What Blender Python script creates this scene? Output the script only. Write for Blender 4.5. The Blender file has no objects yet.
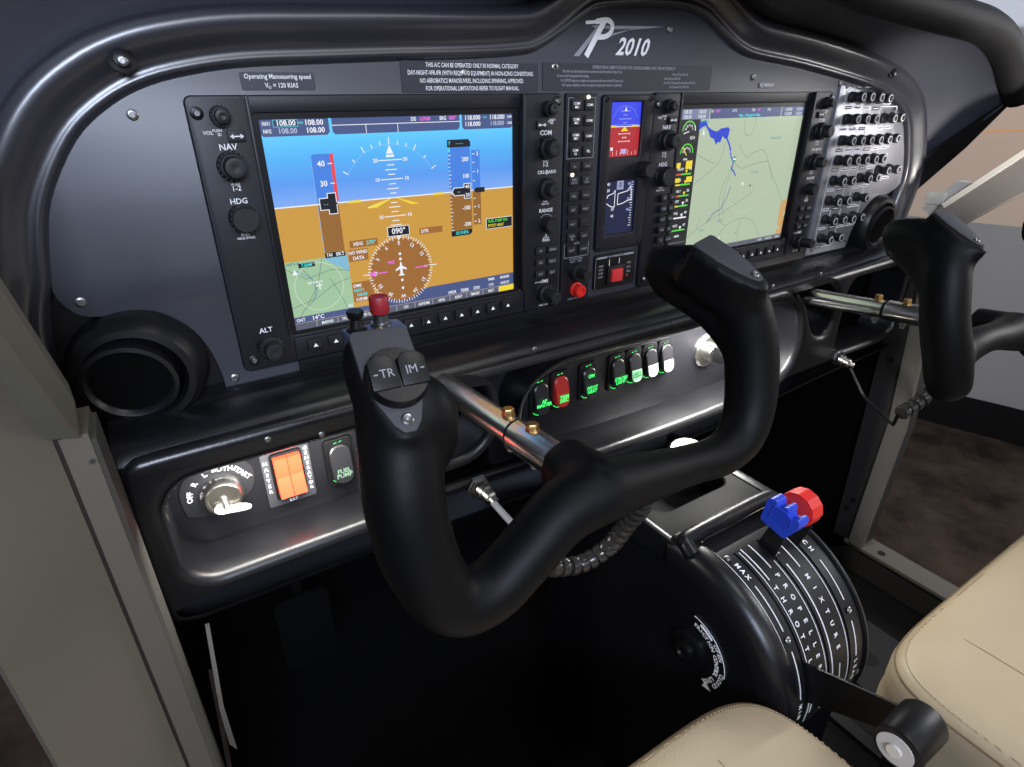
import bpy, bmesh, math, random
from mathutils import Vector, Matrix
random.seed(7)
PI = math.pi
SC = bpy.context.scene
COL = SC.collection

# ------------------------------------------------------------------ materials
def lin(c):
    return tuple(((v/255)/12.92 if v/255 <= .04045 else ((v/255+.055)/1.055)**2.4) for v in c)
_m = {}
def mat(name, rgb, rough=.5, metal=0., bump=0., bscale=400., spec=.5, emit=0., coat=0., vary=0., vscale=8.):
    if name in _m: return _m[name]
    m = bpy.data.materials.new(name); m.use_nodes = True
    nt = m.node_tree; p = nt.nodes['Principled BSDF']
    c = lin(rgb) + (1,)
    p.inputs['Base Color'].default_value = c
    p.inputs['Roughness'].default_value = rough
    p.inputs['Metallic'].default_value = metal
    p.inputs['Specular IOR Level'].default_value = spec
    if coat: p.inputs['Coat Weight'].default_value = coat; p.inputs['Coat Roughness'].default_value = .22
    if emit:
        p.inputs['Emission Color'].default_value = c; p.inputs['Emission Strength'].default_value = emit
    tc = nt.nodes.new('ShaderNodeTexCoord')
    if bump:
        n = nt.nodes.new('ShaderNodeTexNoise'); n.inputs['Scale'].default_value = bscale; n.inputs['Detail'].default_value = 3
        b = nt.nodes.new('ShaderNodeBump'); b.inputs['Strength'].default_value = bump; b.inputs['Distance'].default_value = .001
        nt.links.new(tc.outputs['Object'], n.inputs['Vector']); nt.links.new(n.outputs['Fac'], b.inputs['Height'])
        nt.links.new(b.outputs['Normal'], p.inputs['Normal'])
    if vary:
        n2 = nt.nodes.new('ShaderNodeTexNoise'); n2.inputs['Scale'].default_value = vscale; n2.inputs['Detail'].default_value = 6
        r = nt.nodes.new('ShaderNodeMapRange'); r.inputs['From Min'].default_value = .3; r.inputs['From Max'].default_value = .7
        r.inputs['To Min'].default_value = max(0, rough-vary); r.inputs['To Max'].default_value = rough+vary
        nt.links.new(tc.outputs['Object'], n2.inputs['Vector']); nt.links.new(n2.outputs['Fac'], r.inputs['Value'])
        nt.links.new(r.outputs['Result'], p.inputs['Roughness'])
    _m[name] = m
    return m
def glow(rgb, s=1.):
    k = 'glow_%d_%d_%d_%d' % (rgb[0], rgb[1], rgb[2], int(s*100))
    if k in _m: return _m[k]
    m = bpy.data.materials.new(k); m.use_nodes = True; nt = m.node_tree
    p = nt.nodes['Principled BSDF']
    p.inputs['Base Color'].default_value = (.01, .01, .01, 1); p.inputs['Roughness'].default_value = .35
    p.inputs['Emission Color'].default_value = lin(rgb) + (1,); p.inputs['Emission Strength'].default_value = s
    _m[k] = m
    return m
BLACK = mat('satin_black_plastic', (13,13,15), .40, spec=.4, bump=.08, bscale=900, vary=.06)
CONS  = mat('console_black_moulding', (18,18,21), .34, bump=.10, bscale=700, vary=.08)
HOODM = mat('hood_black_shell', (60,61,70), .42, bump=.06, bscale=60, vary=.12)
BEADM = mat('surround_satin_black', (34,35,44), .42, bump=.04, bscale=500, vary=.05, spec=.8, coat=1.)
PAD   = mat('padded_black_lip', (8,8,9), .65, bump=.3, bscale=900, spec=.25)
PANEL = mat('panel_grey_paint', (56,58,66), .42, spec=.7, bump=.05, bscale=1500)
BPAN  = mat('breaker_panel_paint', (176,177,184), .36, metal=.75, bump=.04, bscale=1500)
BEZ   = mat('bezel_dark_blue_black', (15,16,25), .45, bump=.05, bscale=1200)
BEZI  = mat('bezel_inner_black', (9,10,14), .35)
KNOB  = mat('knob_black_rubber', (24,25,28), .5, bump=.1, bscale=1500)
KEY   = mat('key_black', (16,17,21), .5)
WHT   = mat('white_marking', (225,225,228), .6, emit=.12)
WHTD  = mat('dim_white_marking', (150,150,158), .6)
WHTB  = mat('lit_white_marking', (235,235,240), .6, emit=.35)
CHROME= mat('polished_steel', (225,223,218), .24, metal=1, vary=.04, vscale=30)
STEEL = mat('dull_steel', (150,150,150), .35, metal=1)
BRASS = mat('brass_bolt', (176,142,92), .38, metal=1)
RUB   = mat('yoke_soft_black', (7,7,8), .52, bump=.10, bscale=1400, vary=.05, spec=.18)
PLATE = mat('yoke_grey_plate', (58,58,62), .55, bump=.05)
RED   = mat('red_plastic', (232,44,36), .4)
REDC  = mat('dark_red_cap', (140,26,36), .5)
BLUE  = mat('blue_plastic', (42,74,205), .38)
GREY  = mat('fuselage_grey_paint', (104,101,90), .55, bump=.15, bscale=60, vary=.1)
GREYD = mat('fuselage_grey_dark', (74,72,68), .6, bump=.1, bscale=60)
FRD   = mat('frame_dark_paint', (46,44,41), .6)
FRL   = mat('frame_light_paint', (98,94,86), .6, bump=.1, bscale=60)
GREYP = mat('post_grey_paint', (94,89,78), .55, bump=.15, bscale=60)
GREYS = mat('skin_grey_paint', (97,91,79), .6, bump=.15, bscale=60)
FRB   = mat('beam_grey_paint', (128,121,114), .55)
GAP   = mat('seal_brown', (26,18,14), .8)
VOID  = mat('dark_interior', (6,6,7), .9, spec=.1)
CARB  = mat('cockpit_floor_black', (11,11,12), .75, bump=.4, bscale=120, spec=.2)
CARW  = mat('cream_white', (222,216,202), .5)
SLOT  = mat('slot_black', (3,3,4), .8)

# ------------------------------------------------------------------ scene tree
def tag(o, label=None, cat=None, group=None, kind=None):
    if label: o['label'] = label
    if cat: o['category'] = cat
    if group: o['group'] = group
    if kind: o['kind'] = kind
    return o
def thing(name, label, cat, loc=(0,0,0), group=None):
    o = bpy.data.objects.new(name, None); COL.objects.link(o); o.location = loc
    o.empty_display_size = .02
    return tag(o, label, cat, group)
def origin(p):
    v = Vector((0,0,0))
    while p is not None:
        v += p.location; p = p.parent
    return v

# ------------------------------------------------------------------ geometry builder
_text = {}
def text_geo(s, bold=0.):
    k = (s, bold)
    if k in _text: return _text[k]
    cu = bpy.data.curves.new('lettering', 'FONT'); cu.body = s; cu.size = 1; cu.align_x = 'CENTER'; cu.align_y = 'CENTER'
    cu.resolution_u = 2; cu.offset = bold
    ob = bpy.data.objects.new('lettering', cu); COL.objects.link(ob)
    dg = bpy.context.evaluated_depsgraph_get()
    me = bpy.data.meshes.new_from_object(ob.evaluated_get(dg))
    r = ([tuple(v.co) for v in me.vertices], [tuple(p.vertices) for p in me.polygons])
    bpy.data.objects.remove(ob); bpy.data.curves.remove(cu); bpy.data.meshes.remove(me)
    _text[k] = r
    return r
def catmull(P, n):
    P = [Vector(p) for p in P]; out = []
    for i in range(len(P)-1):
        a = P[max(i-1,0)]; b = P[i]; c = P[i+1]; d = P[min(i+2,len(P)-1)]
        for k in range(n):
            t = k/n
            out.append(.5*((2*b)+(c-a)*t+(2*a-5*b+4*c-d)*t*t+(3*b-a-3*c+d)*t**3))
    out.append(P[-1]); return out
def rr(x0, z0, x1, z1, r, n=5):
    P = []
    for cx, cz, a in ((x1-r,z1-r,0),(x0+r,z1-r,90),(x0+r,z0+r,180),(x1-r,z0+r,270)):
        for k in range(n+1):
            t = math.radians(a+90*k/n); P.append((cx+r*math.cos(t), cz+r*math.sin(t)))
    return P
def circ(cx, cz, r, n=24, r2=None):
    return [(cx+r*math.cos(2*PI*k/n), cz+(r2 or r)*math.sin(2*PI*k/n)) for k in range(n)]
FR = Matrix(((1,0,0),(0,0,1),(0,1,0)))     # (u,v,h) -> (x=u, y=h, z=v)
class G:
    def __init__(s): s.v = []; s.f = []; s.m = []; s.mats = []
    def mi(s, m):
        if m not in s.mats: s.mats.append(m)
        return s.mats.index(m)
    def add(s, V, F, m):
        o = len(s.v); s.v += [tuple(v) for v in V]; k = s.mi(m)
        for f in F: s.f.append(tuple(i+o for i in f)); s.m.append(k)
        return s
    def bm(s, b, m, M=None):
        b.verts.index_update()
        V = [(M @ v.co if M else v.co.copy()) for v in b.verts]
        s.add(V, [[v.index for v in f.verts] for f in b.faces], m); b.free(); return s
    def box(s, x0, x1, y0, y1, z0, z1, m, bev=0., seg=2, M=None):
        b = bmesh.new(); bmesh.ops.create_cube(b, size=1)
        bmesh.ops.transform(b, matrix=Matrix.Translation(((x0+x1)/2,(y0+y1)/2,(z0+z1)/2)) @ Matrix.Diagonal((x1-x0,y1-y0,z1-z0,1)), verts=b.verts)
        if bev: bmesh.ops.bevel(b, geom=b.edges[:], offset=bev, segments=seg, profile=.6, affect='EDGES')
        return s.bm(b, m, M)
    def lathe(s, prof, org, axis, m, seg=24, ref=None):
        ax = Vector(axis).normalized(); r0 = Vector(ref) if ref else (Vector((0,0,1)) if abs(ax.z) < .9 else Vector((1,0,0)))
        u = ax.cross(r0).normalized(); w = ax.cross(u); o = Vector(org); V = []; F = []
        n = len(prof)
        for (r, h) in prof:
            for k in range(seg):
                t = 2*PI*k/seg; V.append(o + ax*h + (u*math.cos(t)+w*math.sin(t))*max(r,1e-5))
        for i in range(n-1):
            for k in range(seg):
                a = i*seg+k; b = i*seg+(k+1)%seg
                F.append((a, b, b+seg, a+seg))
        F.append(tuple(range(seg))[::-1]); F.append(tuple((n-1)*seg+k for k in range(seg)))
        return s.add(V, F, m)
    def cyl(s, a, b, r, m, seg=20, r2=None, bev=0.):
        a = Vector(a); b = Vector(b); L = (b-a).length; r2 = r if r2 is None else r2
        prof = [(r-bev,0),(r,bev),(r2,L-bev),(r2-bev,L)] if bev else [(r,0),(r2,L)]
        return s.lathe(prof, a, b-a, m, seg)
    def tube(s, P, R, m, seg=14, n=1, caps=True, flat=1.):
        if n > 1:
            RR = [Vector((r,0,0)) for r in R] if hasattr(R,'__len__') else None
            P = catmull(P, n)
            if RR: R = [v.x for v in catmull(RR, n)]
        P = [Vector(p) for p in P]
        if not hasattr(R,'__len__'): R = [R]*len(P)
        V = []; F = []; up = None
        for i, p in enumerate(P):
            d = (P[min(i+1,len(P)-1)]-P[max(i-1,0)]).normalized()
            if up is None:
                up = Vector((0,1,0)) if abs(d.y) < .8 else Vector((0,0,1))
            u = d.cross(up).normalized(); w = u.cross(d).normalized(); up = w
            for k in range(seg):
                t = 2*PI*k/seg; V.append(p+(u*math.cos(t)+w*math.sin(t)*flat)*R[i])
        for i in range(len(P)-1):
            for k in range(seg):
                a = i*seg+k; b = i*seg+(k+1)%seg; F.append((a,b,b+seg,a+seg))
        if caps: F.append(tuple(range(seg))[::-1]); F.append(tuple((len(P)-1)*seg+k for k in range(seg)))
        return s.add(V, F, m)
    def ball(s, c, r, m, seg=12, sc=(1,1,1)):
        b = bmesh.new(); bmesh.ops.create_uvsphere(b, u_segments=seg, v_segments=seg//2+2, radius=r)
        return s.bm(b, m, Matrix.Translation(c) @ Matrix.Diagonal((*sc,1)))
    def prism(s, poly, m, A, b0, b1, bev=0., seg=2, M=None):
        """poly in a plane; A: 'y' -> (x,z) extruded along y, 'x' -> (y,z) along x, 'z' -> (x,y) along z; b0 is the finished (bevelled) side"""
        b = bmesh.new()
        def mk(p, h): return {'y':(p[0],h,p[1]),'x':(h,p[0],p[1]),'z':(p[0],p[1],h)}[A]
        vs = [b.verts.new(mk(p,b1)) for p in poly]; f = b.faces.new(vs)
        ex = bmesh.ops.extrude_face_region(b, geom=[f]); nv = [g for g in ex['geom'] if isinstance(g, bmesh.types.BMVert)]
        ax = 'xyz'.index(A)
        for v in nv: v.co[ax] = b0
        if bev:
            es = [e for e in b.edges if all(abs(v.co[ax]-b0) < 1e-9 for v in e.verts)]
            bmesh.ops.bevel(b, geom=es, offset=bev, segments=seg, profile=.6, affect='EDGES')
        bmesh.ops.recalc_face_normals(b, faces=b.faces)
        return s.bm(b, m, M)
    def sheet(s, loops, m, yf, yb, bev=0., res=3, A='y'):
        """plate with holes: loops of (x,z); front face at yf, back at yb"""
        cu = bpy.data.curves.new('plate', 'CURVE'); cu.dimensions = '2D'; cu.fill_mode = 'BOTH'
        for L in loops:
            sp = cu.splines.new('POLY'); sp.points.add(len(L)-1)
            for p, q in zip(sp.points, L): p.co = (q[0], q[1], 0, 1)
            sp.use_cyclic_u = True
        th = abs(yb-yf); cu.extrude = th/2-bev; cu.bevel_depth = bev; cu.bevel_resolution = res; cu.offset = -bev
        ob = bpy.data.objects.new('plate', cu); COL.objects.link(ob)
        dg = bpy.context.evaluated_depsgraph_get()
        me = bpy.data.meshes.new_from_object(ob.evaluated_get(dg))
        b = bmesh.new(); b.from_mesh(me); bmesh.ops.remove_doubles(b, verts=b.verts, dist=1e-6)
        c = (yf+yb)/2
        for v in b.verts: v.co = (v.co.x, c+v.co.z, v.co.y) if A == 'y' else (v.co.x, v.co.y, c+v.co.z)
        bmesh.ops.recalc_face_normals(b, faces=b.faces)
        bpy.data.objects.remove(ob); bpy.data.curves.remove(cu); bpy.data.meshes.remove(me)
        return s.bm(b, m)
    def poly(s, P, m, y):              # flat polygon in the XZ plane facing -Y
        return s.add([(p[0], y, p[1]) for p in P], [tuple(range(len(P)))], m)
    def rect(s, x0, z0, x1, z1, m, y): return s.poly([(x0,z0),(x1,z0),(x1,z1),(x0,z1)], m, y)
    def line(s, P, w, m, y):
        for a, b in zip(P, P[1:]):
            dx, dz = b[0]-a[0], b[1]-a[1]; L = math.hypot(dx, dz) or 1; nx, nz = -dz/L*w/2, dx/L*w/2
            s.poly([(a[0]+nx,a[1]+nz),(a[0]-nx,a[1]-nz),(b[0]-nx,b[1]-nz),(b[0]+nx,b[1]+nz)], m, y)
        return s
    def text(s, t, x, z, h, m, y, rot=0., bold=.012, wx=1., M=None):
        V, F = text_geo(t, bold); c, sn = math.cos(rot), math.sin(rot); k = h/.70
        if M is None:
            W = [(x+(v[0]*wx*c-v[1]*sn)*k, y, z+(v[0]*wx*sn+v[1]*c)*k) for v in V]
        else:
            W = [M @ Vector((v[0]*wx*k, v[1]*k, 0)) for v in V]
        return s.add(W, F, m)
    def build(s, name, parent=None, label=None, ang=38, flat=False, loc=None, kind=None):
        o = origin(parent) if parent else Vector(loc or (0,0,0))
        me = bpy.data.meshes.new(name); me.from_pydata([tuple(Vector(v)-o) for v in s.v], [], s.f)
        for m in s.mats: me.materials.append(m)
        me.polygons.foreach_set('material_index', s.m)
        me.validate(); me.update()
        if not flat:
            me.polygons.foreach_set('use_smooth', [True]*len(me.polygons))
            me.set_sharp_from_angle(angle=math.radians(ang))
        ob = bpy.data.objects.new(name, me); COL.objects.link(ob)
        if parent: ob.parent = parent
        else: ob.location = o
        if label: ob['label'] = label
        if kind: ob['kind'] = kind
        return ob
def screw(g, x, y, z, r=.0035, m=None, ax=(0,-1,0)):
    m = m or STEEL
    g.lathe([(r,0),(r,.0008),(r*.7,.0014),(r*.45,.0014),(r*.4,.0006)], (x,y,z), ax, m, 14)
def knob_parts(parent, x, z, y, ro, ho, ri=None, hi=0., nm='knob'):
    g = G(); g.lathe([(ro*1.05,0),(ro*1.05,.0015),(ro,.002),(ro*.96,ho-.001),(ro*.86,ho)], (x,y,z), (0,-1,0), KNOB, 24)
    for k in range(18):
        t = 2*PI*k/18; g.box(-.0007,.0007,-ho*.9,-.002,ro*.93,ro*1.03,KNOB,M=Matrix.Translation((x,y,z)) @ Matrix.Rotation(t,4,'Y'))
    o = g.build(nm, parent)
    if ri:
        g = G(); g.lathe([(ri,ho-.001),(ri,hi-.002),(ri*.9,hi-.0005),(ri*.5,hi),(ri*.2,hi-.0006)], (x,y,z), (0,-1,0), KNOB, 24); g.build('inner_knob', o)
    return o

# ------------------------------------------------------------------ outlines (metres, panel face in the plane y = 0)
EDGE = [(-.2513,-.013),(-.2469,.006),(-.2371,.0361),(-.2146,.070),(-.191,.0893),(-.1662,.101),(-.1358,.1081),(-.1041,.1121),(-.0564,.1147),
 (.0049,.1177),(.0656,.1203),(.110,.1235),(.1301,.1275),(.1551,.1400),(.1795,.1549),(.197,.161),(.2454,.1652),(.2969,.1662),(.3255,.1615),(.3379,.1564),(.3649,.1427),
 (.39,.1325),(.4183,.1270),(.5014,.1192),(.609,.1051),(.665,.0960),(.7050,.0860),(.740,.0720),(.7650,.0530),(.7850,.0200),(.7960,-.0050),(.7990,-.0260)]
NOTR = [(.7975,-.0330),(.7900,-.0380),(.7720,-.0440),(.7450,-.0480),(.7200,-.0580),(.7020,-.0750),(.6940,-.0950),(.6900,-.1100),(.6800,-.1150)]
NOTL = [(-.166,-.1150),(-.1662,-.1050),(-.170,-.0830),(-.1780,-.0640),(-.1900,-.0520),(-.2050,-.0455),(-.2260,-.0430),(-.2420,-.0400),(-.2505,-.0290)]
edge_s = [tuple(p)[:2] for p in catmull([(x,z,0) for x,z in EDGE], 4)]
def sm2(P): return [tuple(p)[:2] for p in catmull([(x,z,0) for x,z in P], 3)]

# instrument panel
t = thing('instrument_panel', 'wide matt grey instrument panel holding the two large flight displays', 'panel', (.27,0,-.11))
g = G(); g.sheet([edge_s + sm2(NOTR) + sm2(NOTL+[(-.2525,-.0210)])], PANEL, 0, .006, .0012, 1); g.build('panel_plate', t)
for x, z in ((-.1804,.0836),(.060,.1095),(-.2395,-.030),(.2856,.1491),(.42,.109),(.588,.1035),(-.158,-.108),(.15,.115)):
    g = G(); screw(g, x, -.0002, z, .0034); g.build('screw', t)

# engraved name logo (stylised italic P with a swoosh, then 2010)
g = G()
g.poly([(.170,.1240),(.1765,.1240),(.2000,.1475),(.1950,.1475)], WHTD, -.0006)
g.poly([(.1890,.1482),(.2440,.1500),(.2780,.1508),(.2400,.1478),(.2150,.1462),(.1920,.1467)], WHTD, -.0005)
g.poly([(.2080,.1420),(.2400,.1480),(.2780,.1508),(.2340,.1465),(.2100,.1400)], WHTD, -.0006)
bowl = [(.1935,.1512),(.2060,.1530),(.2125,.1500),(.2115,.1440),(.2050,.1402),(.1960,.1395)]
bw = catmull([(x,z,0) for x,z in bowl], 6); g.line([(p.x,p.y) for p in bw], .0042, WHT, -.0011)
g.line([(.2030,.1520),(.1840,.1240)], .0054, WHT, -.0010); g.line([(.1820,.1500),(.1950,.1512),(.2060,.1530)], .0026, WHT, -.0010)
V, F = text_geo('2010', .025); k = .0138/.7
g.add([(.2400+(v[0]*1.0+v[1]*.38)*k, -.0012, .1322+v[1]*k) for v in V], F, WHT)
tag(g.build('panel_logo', None, flat=True), 'silver P2010 emblem lettering at the crown of the grey panel', 'emblem')

# placards
def placard(name, label, x0, z0, x1, z1, lines, h, bg, wx=.9, bold=.014, m=WHT, frame=False, sub=None):
    g = G(); g.prism(rr(x0,z0,x1,z1,.0012,2), bg, 'y', -.0008, 0); n = len(lines)
    if frame:
        L = rr(x0+.0006,z0+.0006,x1-.0006,z1-.0006,.001,2); g.line(L+[L[0]], .0004, WHTD, -.0010)
    for i, l in enumerate(lines):
        s, hx = (l if isinstance(l, tuple) else (l, None))
        g.text(s, (x0+x1)/2 if hx is None else hx, z1-(z1-z0)*(i+.5)/n, h, m, -.0012, wx=wx, bold=bold)
    if sub: g.text(sub[0], sub[1], sub[2], sub[3], WHT, -.0012)
    return tag(g.build(name, None, flat=True), label, 'placard')
PB = mat('placard_grey', (58,60,72), .5); PD = mat('placard_dark', (48,50,58), .5)
placard('placard', 'small grey placard reading Operating Manoeuvring speed above the left display', -.1120,.0975,-.0620,.1085, [('Operating Manoeuvring speed',None),('V   = 120 KIAS',-.0855)], .0030, PB, .86, sub=('O',-.0937,.0990,.0018))
g = G(); 
placard('placard', 'dark placard with four white lines beginning THIS A/C CAN BE OPERATED', .0045,.0955,.1320,.1175,
    ['THIS A/C CAN BE OPERATED ONLY IN NORMAL CATEGORY','DAY-NIGHT-VFR-IFR (WITH REQUIRED EQUIPMENT) IN NON-ICING CONDITIONS.','NO AEROBATICS MANOEUVRES, INCLUDING SPINNING, APPROVED.','FOR OPERATIONAL LIMITATIONS REFER TO FLIGHT MANUAL.'], .00315, PD, .70)
g = G(); x0, z0, x1, z1 = .1370,.0965,.3520,.1185
g.prism(rr(x0,z0,x1,z1,.0012,2), PD, 'y', -.0008, 0)
g.text('OPERATING LIMITATIONS FOR G1000/GARMIN GFC 700 AUTOPILOT', .245, .1155, .0027, WHTD, -.0012, wx=.9, bold=.02)
for i, (a, b) in enumerate((('Pilot with seat belt fastened must be seated at the left pilot position during A/P ops','Min. alt. A/P on: 200 ft AGL'),('Do not use A/P during take-off and landing','Cruise: minimum 800 ft AGL'),
     ('For ODP/SID departure, navigation and approaches pilot must confirm GPS source and','Climb after T/O & during descent operations: 800 ft AGL'),('NAV system availability in order to comply with appropriate minimum requirements','Cat I ILS approach only: 200 ft AGL'))):
    g.text(a, .193 if i != 1 else .170, .1120-.0037*i, .0022, WHTD, -.0012, wx=.66, bold=.02); g.text(b, .306 if i != 1 else .295, .1105-.0037*i, .0022, WHTD, -.0012, wx=.62, bold=.02)
tag(g.build('placard', None, flat=True), 'wide dark placard of fine print headed OPERATING LIMITATIONS below the silver emblem', 'placard')
placard('placard', 'tiny grey placard reading NO SMOKING above the right display', .4320,.0985,.4580,.1040, ['NO SMOKING'], .0030, mat('placard_light',(96,96,100),.5), .9, frame=True)

# ------------------------------------------------------------------ surround bead, hood and padded lip
hood = thing('glareshield', 'large black glareshield hood with glossy rolled rim and padded lip over the panel', 'glareshield', (.27,0,.13))
PATH = [(-.266,-.128),(-.266,-.090),(-.262,-.045)] + EDGE[:-1] + [(.799,-.0300),(.792,-.062),(.782,-.095),(.775,-.128)]
pth = [Vector((p[0],p[1])) for p in catmull([(x,z,0) for x,z in PATH], 4)]
def normals(P, k=2):
    N = []
    for i in range(len(P)):
        a = P[max(i-k,0)]; b = P[min(i+k,len(P)-1)]; d = (b-a).normalized(); N.append(Vector((-d.y, d.x)))
    return N
NN = normals(pth, 3)
prof = [(-.002,.004),(0,-.002),(.002,-.0055),(.0045,-.0065),(.0070,-.0058),(.010,-.0060),(.014,-.0085),(.019,-.0125),(.024,-.0150),(.029,-.0150),(.0335,-.0115),(.036,-.004),(.037,.006)]
pp = catmull([(a,b,0) for a,b in prof], 2)
V = []; F = []; n = len(pp)
for i, p in enumerate(pth):
    for q in pp: V.append((p.x+NN[i].x*q.x, q.y, p.y+NN[i].y*q.x))
for i in range(len(pth)-1):
    for k in range(n-1): a = i*n+k; F.append((a,a+1,a+1+n,a+n))
g = G().add(V, F, BEADM); g.build('rim', hood, 'glossy rolled black rim', ang=70)
# hood skin: pairs (panel outline -> lip path)
PAIR = [((-.262,-.045),(-.345,-.06)),((-.2469,.006),(-.345,.020)),((-.2146,.070),(-.345,.125)),((-.1662,.101),(-.275,.180)),((-.1041,.1121),(-.170,.1980)),((.0049,.1177),(-.010,.1960)),((.110,.1235),(.110,.1740)),
 ((.1551,.1400),(.160,.1760)),((.197,.161),(.2050,.1800)),((.2454,.1652),(.2550,.1830)),((.3255,.1615),(.3600,.1780)),((.3649,.1427),(.4100,.1700)),((.4183,.1270),(.4600,.1640)),((.5014,.1192),(.5400,.1580)),((.609,.1051),(.6250,.1520)),
 ((.665,.0960),(.6957,.1470)),((.705,.0860),(.7400,.1380)),((.740,.0720),(.7750,.1240)),((.7650,.0530),(.8050,.1050)),((.7850,.0200),(.8300,.0900)),((.7960,-.0050),(.8434,.0830)),((.800,-.0200),(.8470,.0800))]
A_ = catmull([(a[0],a[1],0) for a,b in PAIR], 5); B_ = catmull([(b[0],b[1],0) for a,b in PAIR], 5)
AN = normals([Vector((p.x,p.y)) for p in A_], 4)
V = []; F = []; K = 9; LY = -.088
for i, (a, b) in enumerate(zip(A_, B_)):
    s0 = Vector((a.x+AN[i].x*.034, a.y+AN[i].y*.034)); 
    for k in range(K):
        u = k/(K-1); bul = .012*math.sin(PI*u)
        x = s0.x*(1-u)+b.x*u+AN[i].x*bul; z = s0.y*(1-u)+b.y*u+AN[i].y*bul
        V.append((x, -.002*(1-u)+LY*u, z))
m0 = len(V)
for i in range(len(A_)):
    for k in range(K):
        v = V[i*K+k]; V.append((v[0]+AN[i].x*.010, v[1]+.004, v[2]+AN[i].y*.010+.004))
for i in range(len(A_)-1):
    for k in range(K-1):
        a = i*K+k; F.append((a,a+1,a+1+K,a+K)); F.append((m0+a,m0+a+K,m0+a+1+K,m0+a+1))
e = (len(A_)-1)*K
for k in range(K-1): F.append((e+k,e+k+1,m0+e+k+1,m0+e+k)); F.append((k,m0+k,m0+k+1,k+1))
G().add(V, F, HOODM).build('hood_shell', hood, 'smooth black hood shell', ang=60)
lp = [(b.x+AN[i].x*.016, LY-.004, b.y+AN[i].y*.016) for i, b in enumerate(B_)]
G().tube(lp, .019, PAD, 16).build('padded_lip', hood, 'thick soft black padded lip')
SCL = (-0.1787,0.1135); SCR = (0.6768,0.1154)
# lower cheek of the hood on the right
G().add([(.806,.004,-.016),(.8440,-.088,.084),(.868,-.088,.086),(.852,-.052,.020),(.830,-.014,-.040),(.802,.012,-.064),(.780,.012,-.03)], [(0,1,2,3),(0,3,4,5),(0,5,6)], BLACK).build('cheek', hood)
for x, y, z, r in ((SCL[0],-.0150,SCL[1],.0050),(SCR[0],-.0145,SCR[1],.0045)):
    g = G(); g.lathe([(r*1.5,0),(r*1.5,.001),(r,.002),(r,.0045),(r*.8,.005)], (x,y+.002,z), (0,-1,.25), BLACK, 20); screw(g, x, y-.003, z-.0005, r*.6); g.build('screw', hood)

# frame plate behind the vents
FRAME = [(-.272,-.128),(-.272,-.02),(-.262,.03),(-.225,.10),(-.10,.135),(.10,.145),(.2,.175),(.32,.175),(.42,.145),(.6,.12),(.74,.09),(.80,.02),(.802,-.03),(.800,-.128)]
g = G(); g.sheet([FRAME], BLACK, .0065, .014, .0); g.build('moulded_frame', hood, 'black moulded frame around both round air vents')
# air vents
def vent(x, z, label, lean):
    t = thing('air_vent', label, 'air vent', (x,.006,z))
    R = .042
    g = G(); g.lathe([(R+.004,0),(R+.002,.010),(R,.016),(R-.004,.021),(R-.009,.022),(R-.012,.017),(R-.013,-.002)], (x,.0065,z), lean, BLACK, 40); g.build('housing', t)
    g = G(); r = .0275; c = Vector((x-.004,.0065,z))+Vector(lean)*.012
    g.lathe([(R-.010,-.004),(R-.012,.004),(r+.003,.012),(r,.013),(r-.003,.010),(r-.005,-.005)], c, (lean[0],lean[1],lean[2]-.12), CONS, 36); g.build('eyeball', t)
    g = G(); g.lathe([(r-.003,0),(r-.003,.0004)], c+Vector(lean)*.009, (lean[0],lean[1],lean[2]-.12), VOID, 30); g.build('opening', t)
    return t
vent(-.2180,-.0855,'round black air vent at the lower left end of the panel',(-.16,-1,-.08))
vent(.7480,-.0860,'round black air vent at the right end, beside the breaker panel',(0,-1,0))

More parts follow.
